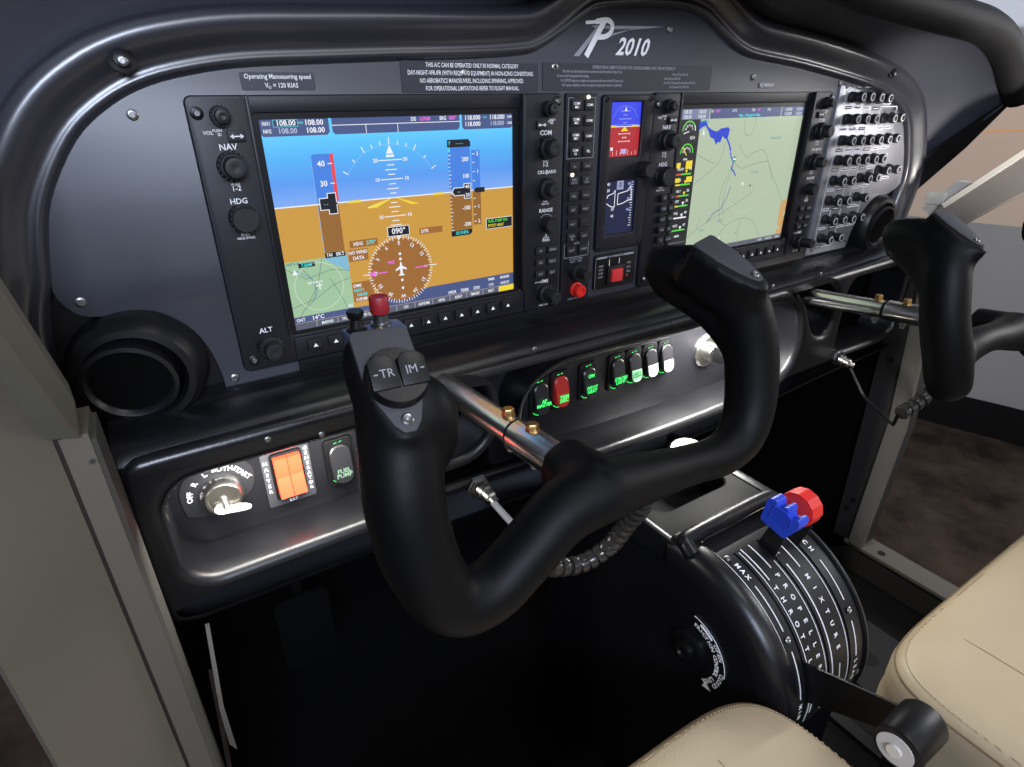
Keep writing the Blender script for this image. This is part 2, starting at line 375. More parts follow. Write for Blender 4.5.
# ------------------------------------------------------------------ flight displays
S = .1056; SZ = .0792
def tri(g, x, z, s, m, y): g.poly([(x-s,z-s*.7),(x+s,z-s*.7),(x,z+s*.8)], m, y)
def display_unit(cx, label, mfd):
    t = thing('flight_display', label, 'display', (cx,0,0))
    g = G()
    out = [(cx+a,b) for a,b in rr(-.150,-.1045,.1575,.0945,.005)]
    hole = [(cx+a,b) for a,b in rr(-.1095,-.0815,.1115,.0830,.003)]
    g.sheet([out, hole], BEZ, -.0030, .004, .0010, 2)
    # raised side strips and their long grip rails
    g.prism([(cx+a,b) for a,b in rr(-.1495,-.104,-.1110,.094,.005)], BEZ, 'y', -.0045, -.002, .0010)
    g.prism([(cx+a,b) for a,b in rr(.1160,-.104,.1570,.094,.005)], BEZ, 'y', -.0045, -.002, .0010)
    g.box(cx-.112,cx-.1100,-.0055,-.002,-.080,.094,BEZ,.0006); g.box(cx+.1115,cx+.1145,-.0085,-.002,-.080,.094,BEZ,.0008)
    g.prism([(cx+a,b) for a,b in rr(-.109,-.103,.113,-.0835,.002)], BEZ, 'y', -.0050, -.002, .001)
    g.build('bezel', t)
    g = G(); g.sheet([hole, [(cx+a,b) for a,b in rr(-.1052,-.0788,.1052,.0788,.001)]], BEZI, -.0018, .003, .0); g.build('inner_frame', t)
    # soft keys
    for i in range(12):
        x = cx-.0930+i*.01705
        k = G(); k.prism(rr(x-.0062,-.0965,x+.0062,-.0865,.001,2), KEY, 'y', -.0072, -.0048, .0007); ob = k.build('soft_key', t)
        k = G(); tri(k, x, -.0918, .0020, WHTB, -.0075); k.build('key_mark', ob, flat=True)
    # knobs and engraved names
    yb = -.0045
    L = G()
    def w(s, x, z, h=.0036, wx=1., m=WHT): G().text(s, cx+x, z, h, m, yb-.0004, wx=wx).build('lettering', t, flat=True)
    for sx, vol, big, name in ((-1,-.1299,-.1288,'NAV'),(1,.1400,.1385,'COM')):
        knob_parts(t, cx+vol, .0819, yb, .0064, .006, .0047, .0115)
        k = G(); k.prism(rr(cx+sx*.1215+(.012 if sx>0 else 0)-.0062,.0655,cx+sx*.1215+(.012 if sx>0 else 0)+.0052,.0725,.0008,2), KEY, 'y', yb-.0022, yb, .0006)
        ob = k.build('key', t); k = G(); xx = cx+sx*.1215+(.012 if sx>0 else 0)-.0005
        k.rect(xx-.003,.0686,xx+.003,.0694,WHT,yb-.0025); k.poly([(xx-.0045,.069),(xx-.0022,.0706),(xx-.0022,.0674)],WHT,yb-.0025); k.poly([(xx+.0045,.069),(xx+.0022,.0674),(xx+.0022,.0706)],WHT,yb-.0025)
        k.build('key_mark', ob, flat=True)
        w('VOL', sx*.1395-(.0 if sx<0 else -.004), .0715, .0023); w('PUSH', sx*.1335+(.012 if sx>0 else 0), .0728, .0018); w('ID' if sx<0 else 'SQ', sx*.1325+(.012 if sx>0 else 0), .0703, .0018)
        w(name, big, .0622, .0040); knob_parts(t, cx+big, .0500, yb, .0096, .008, .0072, .017)
        w('PUSH', big, .0378, .0017); w('1-2', big, .0350, .0034)
    w('HDG', -.1290, .0262, .0038); knob_parts(t, cx-.1285, .0146, yb, .0096, .012); w('PUSH', -.1290, .0026, .0017); w('HDG SYNC', -.1290, .0002, .0017)
    w('CRS', .1335, .0285, .0030); w('BARO', .1450, .0285, .0030); L.line([(cx+.1378,.0285),(cx+.1398,.0305),(cx+.1418,.0285),(cx+.1398,.0265),(cx+.1378,.0285)], .0004, WHT, yb-.0004)
    knob_parts(t, cx+.1385, .0140, yb, .0094, .008, .0062, .017); w('PUSH', .139, .0020, .0015); w('CRS CTR', .139, -.0002, .0015)
    w('RANGE', .1399, -.0062, .0034); knob_parts(t, cx+.1405, -.0193, yb, .0068, .011)
    L.line([(cx+.1405+.0095*math.cos(a*PI/12), -.0193+.0095*math.sin(a*PI/12)) for a in range(3,10)], .0005, WHTD, yb-.0004)
    w('PUSH', .1405, -.0318, .0016); w('PAN', .1405, -.0345, .0030); tri(L, cx+.1405, -.0293, .0010, WHT, yb-.0004)
    for i, (a, b) in enumerate((('D>','MENU'),('FPL','PROC'),('CLR','ENT'))):
        for s_, x in ((a,.1335),(b,.1477)):
            z = -.0442-.0115*i
            k = G(); k.prism(rr(cx+x-.0056,z-.0038,cx+x+.0056,z+.0038,.0008,2), KEY, 'y', yb-.0022, yb, .0006); ob = k.build('key', t)
            k = G(); k.text(s_, cx+x, z, .0024, WHTD, yb-.0025, wx=.9); k.build('key_mark', ob, flat=True)
    w('FMS', .1400, -.0757, .0034); w('DFLT MAP', .1320, -.0757, .0012); knob_parts(t, cx+.1385, -.0870, yb, .0094, .009, .0062, .024); w('PUSH CRSR', .139, -.1003, .0016)
    w('ALT', -.1285, -.0722, .0040); knob_parts(t, cx-.1275, -.0860, yb, .0098, .008, .0072, .017)
    if mfd:
        for i, (a, b) in enumerate((('AP','FD'),('HDG','ALT'),('NAV','VNV'),('APR','BC'),('VS','NOSE'),('FLC','DN'))):
            for s_, x in ((a,-.1250),(b,-.1118-.0015)):
                z = -.0078-.0113*i
                k = G(); k.prism(rr(cx+x-.0050,z-.0037,cx+x+.0050,z+.0037,.0008,2), KEY, 'y', yb-.0042, yb, .0006); ob = k.build('key', t)
                k = G(); k.text(s_, cx+x, z, .0023, WHTD, yb-.0045, wx=.9); k.build('key_mark', ob, flat=True)
    L.build('bezel_marks', t, flat=True, kind='stuff')
    for x, z in ((-.1437,.0838),(-.1415,-.0949),(.1505,.0880),(.1500,-.0990)):
        k = G(); screw(k, cx+x, yb, z, .0042, BLACK); screw(k, cx+x, yb-.001, z, .0024); k.build('screw', t)
    return t
pfd = display_unit(0., 'large left flight display showing the blue and brown horizon', False)
mfd = display_unit(.419, 'right flight display showing the pale green moving map', True)

# ---- colours of the displays
def gradm(name, stops, zmin, zmax, s=1., xshift=None):
    m = bpy.data.materials.new(name); m.use_nodes = True; nt = m.node_tree; p = nt.nodes['Principled BSDF']
    tc = nt.nodes.new('ShaderNodeTexCoord'); sp = nt.nodes.new('ShaderNodeSeparateXYZ'); mr = nt.nodes.new('ShaderNodeMapRange'); cr = nt.nodes.new('ShaderNodeValToRGB')
    mr.inputs['From Min'].default_value = zmin; mr.inputs['From Max'].default_value = zmax
    nt.links.new(tc.outputs['Object'], sp.inputs['Vector']); nt.links.new(sp.outputs['Z'], mr.inputs['Value']); nt.links.new(mr.outputs['Result'], cr.inputs['Fac'])
    el = cr.color_ramp.elements
    el[0].position = 0; el[0].color = lin(stops[0])+(1,); el[1].position = 1; el[1].color = lin(stops[-1])+(1,)
    for i, c in enumerate(stops[1:-1]):
        e = el.new((i+1)/(len(stops)-1)); e.color = lin(c)+(1,)
    p.inputs['Base Color'].default_value = (.01,.01,.01,1); p.inputs['Roughness'].default_value = .35
    nt.links.new(cr.outputs['Color'], p.inputs['Emission Color']); p.inputs['Emission Strength'].default_value = s
    return m
SKY = gradm('display_sky', [(128,172,244),(90,156,242),(84,178,247),(98,204,255)], .018, .0675)
GND = glow((204,154,64)); SLATE = glow((72,86,134)); SLATED = glow((50,60,100)); W_ = glow((240,243,250)); CY = glow((70,225,225)); MG = glow((235,110,225)); YE = glow((240,215,50)); GR = glow((90,220,70))
BK = glow((20,22,34)); TBL = glow((70,130,225)); TBR = glow((150,102,44)); HSI = glow((158,104,46)); REDG = glow((238,70,70)); MAPG = glow((160,196,158)); MAPL = glow((110,160,200)); MAPD = glow((104,120,120)); LG = glow((196,215,190))
def dash_ticks(g, x, z0, z1, n, w, m, y, long=5):
    for i in range(n+1):
        z = z0+(z1-z0)*i/n; ww = w*1.6 if i % long == 0 else w
        g.rect(x, z-.0003, x+ww, z+.0003, m, y)
g = G(); Y0, Y1, Y2, Y3, Y4 = -.0002, -.0004, -.0006, -.0008, -.0010
def R_(a, b, c, d, m, y): g.rect(a/1000, b/1000, c/1000, d/1000, m, y)
def T_(s, x, z, h, m=W_, y=Y3, wx=1., bold=.02, rot=0.): g.text(s, x/1000, z/1000, h/1000, m, y, wx=wx, bold=bold, rot=rot)
def L_(P, w, m=W_, y=Y2): g.line([(a/1000,b/1000) for a,b in P], w/1000, m, y)
def P_(P, m, y): g.poly([(a/1000,b/1000) for a,b in P], m, y)
R_(-105.6,18,105.6,79.2,SKY,Y0); R_(-105.6,-79.2,105.6,18,GND,Y0); L_([(-105.6,18.3),(105.6,17.9)],.9)
for x0, x1 in ((-105.6,-56),(-53.8,53.4),(55.6,105.6)): P_([(x0,79.2),(x0,69.5),(x0+2,67.5),(x1-2,67.5),(x1,69.5),(x1,79.2)][::-1], SLATE, Y1)
R_(-53.8,73.6,53.4,74.1,W_,Y2); R_(-28,67.5,-27.5,74,W_,Y2); R_(-2,67.5,-1.5,74,W_,Y2)
T_('NAV1',-100.5,76,2.6,wx=.6); T_('NAV2',-100.5,71,2.6,wx=.6); R_(-96,73.6,-78.5,78.6,glow((90,200,215)),Y2); R_(-95.6,74,-78.9,78.2,SLATED,Y2-.0001)
T_('108.00',-87,76.1,3.6); T_('108.00',-67,76.1,3.6); T_('108.00',-86.5,70.9,3.5,glow((180,190,220))); T_('108.00',-66.5,70.9,3.6); T_('↔' if False else '<>',-76.5,76.1,2.4,CY)
T_('DIS',12,76.5,2.8,wx=.8); T_('0.0NM',22,76.5,2.9,MG,wx=.8); T_('BRG',38,76.5,2.8,wx=.8); T_('000°',47,76.5,2.9,MG,wx=.9)
T_('118.000',65.5,76.3,3.5,wx=.95); T_('118.000',89.5,76.3,3.5,wx=.95); T_('118.000',65.5,71.4,3.5,wx=.95); T_('118.000',89.5,71.4,3.4,glow((180,190,220)),wx=.9); T_('<>',77.5,76.3,2.2,CY); T_('COM1',102.2,76.3,2,wx=.6); T_('COM2',102.2,71.4,2,wx=.6)
# attitude
cx0, cz0 = -10.5, 18
arc = [(cx0+41*math.cos(math.radians(a)), cz0+41*math.sin(math.radians(a))) for a in range(30,151,4)]; L_(arc,.2,glow((170,210,250)))
for a, l in ((30,4.5),(45,3),(60,5),(70,2.8),(80,2.8),(90,5),(100,2.8),(110,2.8),(120,5),(135,3),(150,4.5)):
    r = math.radians(a); L_([(cx0+41*math.cos(r),cz0+41*math.sin(r)),(cx0+(41+l)*math.cos(r),cz0+(41+l)*math.sin(r))],.7)
P_([(cx0-3,52),(cx0+3,52),(cx0,58.6)],W_,Y2); R_(cx0-3.4,49.4,cx0+3.4,51.2,W_,Y2)
for dz, hw in ((29.2,10),(25.5,3),(21.9,5),(18.3,3),(14.6,9.5),(11,3),(7.3,5),(3.7,2.8),(-3.7,2.8),(-7.3,5),(-11,3),(-14.6,9.5),(-18.3,3),(-21.9,5)):
    R_(cx0-hw,cz0+dz-.35,cx0+hw,cz0+dz+.35,W_,Y2)
for dz, s_ in ((29.2,'20'),(14.6,'10'),(-14.6,'10')): T_(s_,cx0-12.6,cz0+dz,2.8); T_(s_,cx0+12.6,cz0+dz,2.8)
P_([(cx0,18.6),(cx0-22.5,11.6),(cx0-15,11.6)],YE,Y3); P_([(cx0,18.6),(cx0+15,11.6),(cx0+22.5,11.6)],YE,Y3)
P_([(cx0,18.6),(cx0-22.5,11.6),(cx0-22.9,12.6)],glow((250,235,120)),Y4); R_(-48.5,16.9,-38.5,18.9,YE,Y3); R_(25,16.9,35,18.9,YE,Y3)
# airspeed tape
P_([(-73,-19),(-56.6,-19),(-56.6,18),(-73,18)],TBR,Y1); P_([(-73,18),(-56.6,18),(-56.6,54.4),(-71,54.4),(-73,52.5)],TBL,Y1); L_([(-73,52.5),(-73,-19)],.35,glow((140,190,240)),Y2)
R_(-58.6,20,-56.0,54.4,REDG,Y2); T_('40',-66,47.4,4); T_('30',-66,33,4); R_(-61,47,-57.5,47.7,W_,Y3); R_(-61,32.7,-57.5,33.4,W_,Y3)
P_([(-71.5,13.4),(-65,13.4),(-65,10),(-57.8,10),(-57.8,16.8),(-55.8,18),(-57.8,19.4),(-57.8,26.2),(-65,26.2),(-65,22.8),(-71.5,22.8)],W_,Y3); P_([(-70.9,14),(-64.4,14),(-64.4,10.6),(-58.4,10.6),(-58.4,17),(-56.8,18),(-58.4,19),(-58.4,25.6),(-64.4,25.6),(-64.4,22.2),(-70.9,22.2)],BK,Y4); T_('- -',-66.5,18,2.4,glow((170,175,185)),Y4-.0002)
R_(-73,-23.5,-56.6,-19.2,BK,Y3); T_('TAS',-69.5,-21.4,2.5,wx=.8,y=Y4); T_('0KT',-60.8,-21.4,2.8,y=Y4)
# altitude tape
P_([(41,-14.8),(62,-14.8),(62,18),(41,18)],TBR,Y1); R_(41,18,62,54,TBL,Y1); P_([(40.5,54),(62.5,54),(62.5,58),(60.5,60),(40.5,60)],BK,Y3); T_('- - - -',52,57,2.2,CY,Y4); T_('T',42.5,57,2.6,CY,Y4); P_([(41,50),(43.5,52.5),(41,53.6)],CY,Y3)
dash_ticks(g,.041,-.0148,.054,22,.0016,W_,Y2); T_('200',57,44,3.4,wx=.9); T_('100',57,30.3,3.4,wx=.9); T_('-100',56.5,3.6,3.4,wx=.9); T_('-200',57,-10.6,3.2,wx=.9)
P_([(42.5,18),(45,14.5),(54.5,14.5),(54.5,11.5),(61.6,11.5),(61.6,24.5),(54.5,24.5),(54.5,21.5),(45,21.5)],W_,Y3); P_([(43.3,18),(45.4,15.1),(55.1,15.1),(55.1,12.1),(61,12.1),(61,23.9),(55.1,23.9),(55.1,20.9),(45.4,20.9)],BK,Y4); T_('40',58,21.5,3,y=Y4-.0002); T_('20',58,14.6,3,y=Y4-.0002); T_('--',49.5,18,3,glow((160,160,170)),Y4-.0002)
P_([(40.5,-20),(59,-20),(61.5,-18),(61.5,-15),(40.5,-15)],BK,Y3); T_('1013HPA',51,-17.5,3,CY,Y4,wx=.8)
P_([(63.5,-12),(71.5,-12),(71.5,18),(63.5,18)],TBR,Y1); R_(63.5,18,71.5,51,TBL,Y1)
for z, s_ in ((48,'2'),(33.5,'1'),(3.8,'1'),(-9,'2')): T_(s_,69,z,3); R_(64,z-.3,66.5,z+.3,W_,Y2)
for z in (41,26,11,-3): R_(64,z-.3,66,z+.3,W_,Y2)
P_([(64,18),(67,20),(75.5,20),(75.5,15.8),(67,15.8)],BK,Y3)
R_(76.3,-17.6,104.4,-8,W_,Y1); R_(76.7,-17.2,104,-8.4,BK,Y2); T_('FUEL PUMP ON',88.5,-10.7,2.5,GR,wx=.85); T_('PITOT HEAT',86.5,-14.8,2.5,YE,wx=.85)
# heading indicator
hx, hz, hr = -9.8, -42.3, 29.6
g.poly([(p[0]/1000,p[1]/1000) for p in circ(hx,hz,hr-2.4,48)], HSI, Y2)
for a in range(0,360,5):
    r = math.radians(a+1); l = 3.6 if a % 10 == 0 else 2.2; L_([(hx+(hr-l)*math.cos(r),hz+(hr-l)*math.sin(r)),(hx+hr*math.cos(r),hz+hr*math.sin(r))],.6,W_,Y3)
for k, s_ in enumerate(('E','12','15','S','21','24','W','30','33','N','3','6')):
    r = math.radians(90-30*k); T_(s_,hx+(hr-6.5)*math.cos(r),hz+(hr-6.5)*math.sin(r),3,rot=-math.radians(30*k))
R_(-19,-13.2,.8,-5,W_,Y3); R_(-18.5,-12.7,.3,-5.5,BK,Y3-.0001); T_('090°',-9,-9.1,4.6,y=Y4); P_([(-11,-13.4),(-8,-13.4),(-9.5,-17)],W_,Y4)
P_([(hx-1.2,hz-4),(hx+1.2,hz-4),(hx+1,hz+1),(hx+5,hz-.5),(hx+5,hz+1),(hx+1,hz+3.4),(hx+.8,hz+6),(hx,hz+7.2),(hx-.8,hz+6),(hx-1,hz+3.4),(hx-5,hz+1),(hx-5,hz-.5),(hx-1,hz+1)][::1],W_,Y4); R_(hx-2.5,hz-5,hx+2.5,hz-3.8,W_,Y4)
for dz in (14,9.5,-9,-16): g.poly([(p[0]/1000,p[1]/1000) for p in circ(hx,hz+dz,1.2,10)], W_, Y4)
R_(hx+13,hz-.5,hx+25,hz+.5,MG,Y4); R_(hx-25,hz-.5,hx-13,hz+.5,MG,Y4); P_([(hx-29,hz),(hx-24,hz-2.6),(hx-24,hz+2.6)],MG,Y4); T_('FMS',hx-8.5,hz+7.5,2.6,MG); L_([(hx-34,hz),(hx-28.5,hz)],.6); L_([(hx+28.5,hz),(hx+34,hz)],.6)
R_(-52,-18.5,-28,-12.5,HSI,Y1); T_('HDG',-45,-15.5,2.8,wx=.9); T_('270°',-34,-15.5,3,CY); R_(10,-14.5,32,-9.2,HSI,Y1); T_('DTK',15,-12,2.8,wx=.9)
R_(-54.2,-29.5,-37.5,-19.8,HSI,Y1); T_('NO WIND',-46,-22.3,2.8,wx=.85); T_('DATA',-46,-27,2.8,wx=.9)
R_(-54.2,-64,-36,-47,HSI,Y1); T_('DME',-50,-50,2.7,wx=.9); T_('NAV1',-49,-54,2.7,CY,wx=.9); T_('108.00',-47,-58,2.7,CY,wx=.9); T_('0.0NM',-47.5,-62,2.7,wx=.9)
# inset map
R_(-105.4,-68,-54.8,-23,MAPG,Y1); L_([(p[0],p[1]) for p in circ(-81,-45.3,19.5,36)]+[(-61.5,-45.3)],.7,LG,Y3)
P_([(-75,-23),(-54.8,-23),(-54.8,-38),(-60,-33),(-66,-30),(-70,-27)],glow((128,186,214)),Y2)
for P in ([(-105,-28),(-90,-38),(-70,-33),(-55,-36)],[(-100,-68),(-82,-45),(-78,-30),(-76,-23)],[(-105,-60),(-85,-55),(-70,-46),(-55,-42)],[(-92,-30),(-84,-42),(-86,-55),(-95,-63)],[(-72,-40),(-66,-52),(-60,-68)]): L_(P,.45,MAPD,Y2)
L_([(-98,-30),(-92,-34),(-86,-38),(-83,-50),(-88,-56)],.7,MAPL,Y2+.00005); R_(-95,-28.5,-82,-25,BK,Y3); T_('7.5NM',-88.5,-26.8,2.5,CY,Y4,wx=.85); T_('NORTH UP',-99,-24.8,1.9,glow((40,120,120)),wx=.7)
P_([(-100.5,-33.5),(-96.5,-33.5),(-98.5,-28.8)],W_,Y3); L_([(-81,-48),(-81,-42.5)],.9,W_,Y4); L_([(-83.5,-44.5),(-78.5,-44.5)],.9,W_,Y4); T_('KJO BLANCO',-84,-41.5,1.7,W_,wx=.8); T_('NG',-58,-66,2.4,W_,wx=.8)
# bottom bars
P_([(-54.8,-68.6),(-40,-68.6),(-32,-62.5),(12,-62.5),(16,-62),(105.6,-62),(105.6,-73.2),(-105.6,-73.2),(-105.6,-68.1),(-54.8,-68.1)],SLATE,Y1+.0001)
R_(-105.6,-79.2,105.6,-73.3,glow((150,154,168)),Y1)
for i in range(12): R_(-105+i*17.6,-79,-88.2+i*17.6,-73.6,glow((88,92,108)),Y2)
for i, s_ in enumerate(('','MAP/HSI','TFC MAP','PFD OPT','','CDI','ADF/DME','XPDR','IDENT','TMR/REF','NRST','')): 
    if s_: T_(s_,-96.5+i*17.6,-76.3,2.5,wx=.75)
R_(88.5,-79,105.4,-73.6,YE,Y3); T_('OAT',-100,-70.8,2.6,wx=.9); T_('14°C',-86,-70.8,3.4); T_('XPDR',38,-70.9,2.8,wx=.8); T_('7000',51,-70.9,3); T_('STBY',64,-70.9,2.8,wx=.8)
T_('TIMER',80,-65,2.4,wx=.8); T_('00:00:00',95,-65,2.6,wx=.8); T_('UTC',80,-70.5,2.4,wx=.8); T_('16:05:23',95,-70.5,2.6,wx=.8)
g.build('screen', pfd, 'lit horizon screen with airspeed tape, altitude tape and compass rose', flat=True)

# ---- map display
g = G(); ox = 419
def sh(P): return [(a+ox,b) for a,b in P]
MAPF = glow((178,194,168)); LAKE = glow((36,66,205)); RD = glow((118,132,118)); ORG = glow((205,165,110)); EIS = glow((34,34,38))
R_(ox-105.6,-79.2,ox+105.6,79.2,MAPF,Y0); R_(ox-105.6,-79.2,ox-74.5,68.6,EIS,Y1)
for x0, x1 in ((-105.6,-62),(-60.5,61),(62.5,105.6)): P_(sh([(x0,68.6),(x1,68.6),(x1,79.2),(x0,79.2)]), glow((78,88,132)) if x0 != -105.6 else glow((120,128,160)), Y1)
GT = glow((215,220,225))
T_('108.00',ox-96,75.8,3.6,GT,wx=.9); T_('108.00',ox-74,75.8,3.6,GT,wx=.9); T_('108.00',ox-96,71,3.6,GT,wx=.9); T_('108.00',ox-74,71,3.6,GT,wx=.9)
T_('GS',ox-58,76,2.5,GT); T_('0KT',ox-49,76,2.8,MG); T_('DTK',ox-22,76,2.6,GT); T_('TRK',ox+10,76,2.6,GT); T_('90°',ox+20,76,2.6,MG); T_('ETE',ox+38,76,2.6,GT); T_('Map - Navigation Map',ox+5,71,2.9,CY)
T_('118.000',ox+74,75.8,3.4,GT,wx=.9); T_('118.000',ox+95,75.8,3.4,GT,wx=.85); T_('118.000',ox+74,71,3.4,GT,wx=.9); T_('118.000',ox+95,71,3.4,GT,wx=.85)
P_(sh([(-76.5,66),(-66,67.5),(-62,61),(-55,57.5),(-47,55.5),(-40,58.5),(-29,59.5),(-25.5,57),(-26.5,50),(-31,47),(-36,50.5),(-39,43.5),(-43,45),(-45,41.5),(-50,48),(-56,50),(-60,56),(-66,62),(-72,60),(-76,57)][::-1]),LAKE,Y2)
L_(sh([(-30,50),(-26,45),(-22,40),(-19,34)]),2.2,LAKE,Y2); L_(sh([(-19,33),(-17,28),(-13,24),(-11,20),(-14,15),(-8,11),(-4,6)]),1.6,LAKE,Y2); L_(sh([(-10,-5),(-14,-18),(-22,-30),(-34,-34),(-44,-44)]),1.2,glow((90,120,160)),Y2)
for P in ([(-76,0),(-50,14),(-34,26),(-30,44)],[(-12,24),(4,14),(30,18),(55,19)],[(-76,-58),(-40,-42),(0,-28),(34,-14)],[(-10,18),(-22,0),(-26,-20),(-20,-44),(-10,-50)],[(-8,18),(-16,0),(-20,-22),(-14,-42)],[(-5,40),(10,26),(22,30),(40,32),(56,14),(80,-14),(98,-34)],[(-76,34),(-56,26),(-44,22)],[(-30,-79),(-16,-58),(4,-47),(30,-46),(50,-58),(62,-79)],[(0,68),(-2,60),(4,50),(14,52),(18,62),(16,68)],[(20,-79),(16,-60),(18,-46)],[(56,14),(66,-4)],[(-60,-50),(-55,-36)]):
    q = catmull([(a,b,0) for a,b in P],4); L_([(p.x+ox,p.y) for p in q],.5,RD,Y2+.00005)
L_([(p[0]+ox,p[1]) for p in circ(21,-2,36,40)],.35,glow((200,210,190)),Y2+.0001)
R_(ox+93,-79,ox+105.6,-31,ORG,Y2); P_(sh([(98,-31),(105.6,-28),(105.6,-31)]),ORG,Y2); R_(ox+93,-67,ox+98,-62,MAPF,Y3); R_(ox+102,-50,ox+105.6,-45,MAPF,Y3)
g.poly([(p[0]/1000,p[1]/1000) for p in circ(ox-10.5,25,3.2,14)], glow((40,150,120)), Y3); P_(sh([(-13,24),(-8,24),(-8,26),(-13,26)]),W_,Y4)
for x, z, s_ in ((60,45,'MARINA BAY'),(30,8,'LINCOLN'),(-20,-44,'GRANT'),(-50,-52,'ASHBY'),(12,-62,'ELK')): T_(s_,ox+x,z,2.2,glow((90,150,160)))
T_('N',ox+11,-4,4,W_); P_(sh([(24,-8),(27,-8),(25.5,-4.5)]),BK,Y3); T_('NORTH UP',ox-68,66,2.2,glow((60,160,170)),wx=.8); P_(sh([(-70,53),(-66,53),(-68,59)]),W_,Y3); P_(sh([(-20,-68),(-16,-68),(-18,-62)]),W_,Y3)
for i in range(9):
    for s_ in (0,): T_('o',ox-60+((i*37) % 150),40-((i*53) % 100),2.4,glow((195,205,185)))
# engine strip
for cz in (57.5,35):
    a1 = [(ox-91+9.5*math.cos(math.radians(a)),cz+9.5*math.sin(math.radians(a))) for a in range(0,181,12)]
    L_(a1,1.3,W_ if cz > 50 else GR,Y3); L_(a1[3:],1.3,GR,Y3-.0001)
    for k in range(5):
        r = math.radians(20+35*k); T_(str(5*k+5),ox-91+5.6*math.cos(r),cz+5.6*math.sin(r),2.2,W_)
L_([(ox-91,33),(ox-98,42)],1.1,YE,Y4); L_([(ox-91,57),(ox-99,55)],1.0,W_,Y4); T_('15.4',ox-85,50.5,3.2,W_); R_(ox-104,20.5,ox-98,26,YE,Y3); R_(ox-90,19,ox-80,27.5,YE,Y3); T_('RPM',ox-92,29,2.2,W_)
for i, (z, a, b, c) in enumerate(((14,REDG,GR,'FFLOW'),(3,YE,GR,'OIL'),(-9,REDG,GR,'OIL P'),(-20,YE,GR,'EGT'),(-33,W_,W_,'FUEL'),(-47,GR,GR,'VOLTS'),)):
    R_(ox-103,z-1,ox-80,z+.6,b,Y3); R_(ox-103,z-1,ox-96,z+.6,a,Y4); P_([(ox-90,z+4.2),(ox-86,z+4.2),(ox-88,z)],YE if i < 3 else W_,Y4-.0001); T_(c,ox-97,z+5,2.6,W_,wx=.8); T_('%d' % (12+i*7),ox-82,z+5,2.8,W_)
    if i == 1: R_(ox-104,z+2.5,ox-97,z+7,YE,Y4); R_(ox-87,z+2,ox-78,z+8,YE,Y4)
T_('AMPS',ox-92,-54,2.4,W_); R_(ox-104,-62,ox-77,-60.8,glow((100,105,115)),Y3); T_('GPH',ox-92,-66,2.6,W_)
R_(ox-105.6,-79.2,ox+105.6,-73.3,glow((130,134,146)),Y3)
for i in range(12): R_(ox-105+i*17.6,-79,ox-88.2+i*17.6,-73.6,glow((96,100,112)),Y4)
for i, s_ in enumerate(('ENGINE','','MAP','','','','','','','DCLTR','SHW CHRT','CHKLIST')):
    if s_: T_(s_,ox-96.5+i*17.6,-76.3,2.3,wx=.75,y=Y4-.0002)
g.build('screen', mfd, 'lit moving map screen with blue lake and narrow engine strip', flat=True)

# ------------------------------------------------------------------ audio control panel
t = thing('audio_control_panel', 'narrow black audio control panel with two columns of small keys', 'control panel', (.180,0,0))
g = G(); g.prism(rr(.1615,-.1045,.1990,.0945,.002,3), BEZ, 'y', -.0030, .003, .001); g.build('face_plate', t)
names = [('COM1 MIC','COM1'),('COM2 MIC','COM2'),('COM3 MIC','COM3'),('COM 1/2','TEL'),('PA','SPKR'),('MKR MUTE','HI SENS'),('DME','NAV1'),('ADF','NAV2'),('AUX',''),('MAN SQ','PLAY'),('PILOT','COPLT')]
for i, (a, b) in enumerate(names):
    z = (.0845,.0712,.0578,.0444,.0309,.0180,.0038,-.0092,-.0230,-.0360,-.0492)[i]
    for s_, x in ((a,.1728),(b,.1883)):
        k = G(); k.prism(rr(x-.0058,z-.0044,x+.0058,z+.0044,.0008,2), KEY, 'y', -.0048, -.0029, .0006); ob = k.build('key', t)
        if s_:
            k = G(); ws = s_.split(' ')
            for j, w_ in enumerate(ws): k.text(w_, x, z+(.0013 if len(ws) > 1 else 0)-.0030*j, .0021, WHTB if i < 4 else WHTD, -.0051, wx=.9)
            k.build('key_mark', ob, flat=True)
for x, z in ((.1868,.0911),(.1712,.0238)):
    k = G(); k.ball((x,-.0037,z), .0015, glow((255,240,215), 9), 8); k.build('indicator_light', t, 'glowing warm indicator light')
g = G()
L = [(.1640,.0905),(.1640,.0385),(.1958,.0385),(.1958,.0905)]; g.line(L, .0005, WHTD, -.0034); g.line([(.1640,.0905),(.170,.0905)], .0005, WHTD, -.0034); g.line([(.190,.0905),(.1958,.0905)], .0005, WHTD, -.0034); g.build('key_outline', t, flat=True); g = G()
L = [(.1645,-.0425),(.1645,-.0565),(.1955,-.0565),(.1955,-.0425)]; g.line(L, .0005, WHTD, -.0034); g.text('INTR', .180, -.0428, .002, WHTD, -.0034); g.text('ICS ISOLATION', .180, -.0588, .0017, WHTD, -.0034); g.build('key_outline', t, flat=True); g = G()
g.text('PILOT     PASS', .180, -.0615, .0017, WHTD, -.0034); g.text('DISPLAY BACKUP', .1810, -.1010, .0018, WHTD, -.0034); g.build('panel_lettering', t, flat=True)
knob_parts(t, .1795, -.0715, -.0030, .0088, .009, .0055, .022)
k = G(); k.lathe([(.0078,0),(.0078,.002),(.0066,.0025),(.0066,.009),(.0060,.010),(.0040,.0102),(.0036,.0085)], (.1815,-.0030,-.0915), (0,-1,0), RED, 20); k.build('backup_button', t, 'round red backup button')

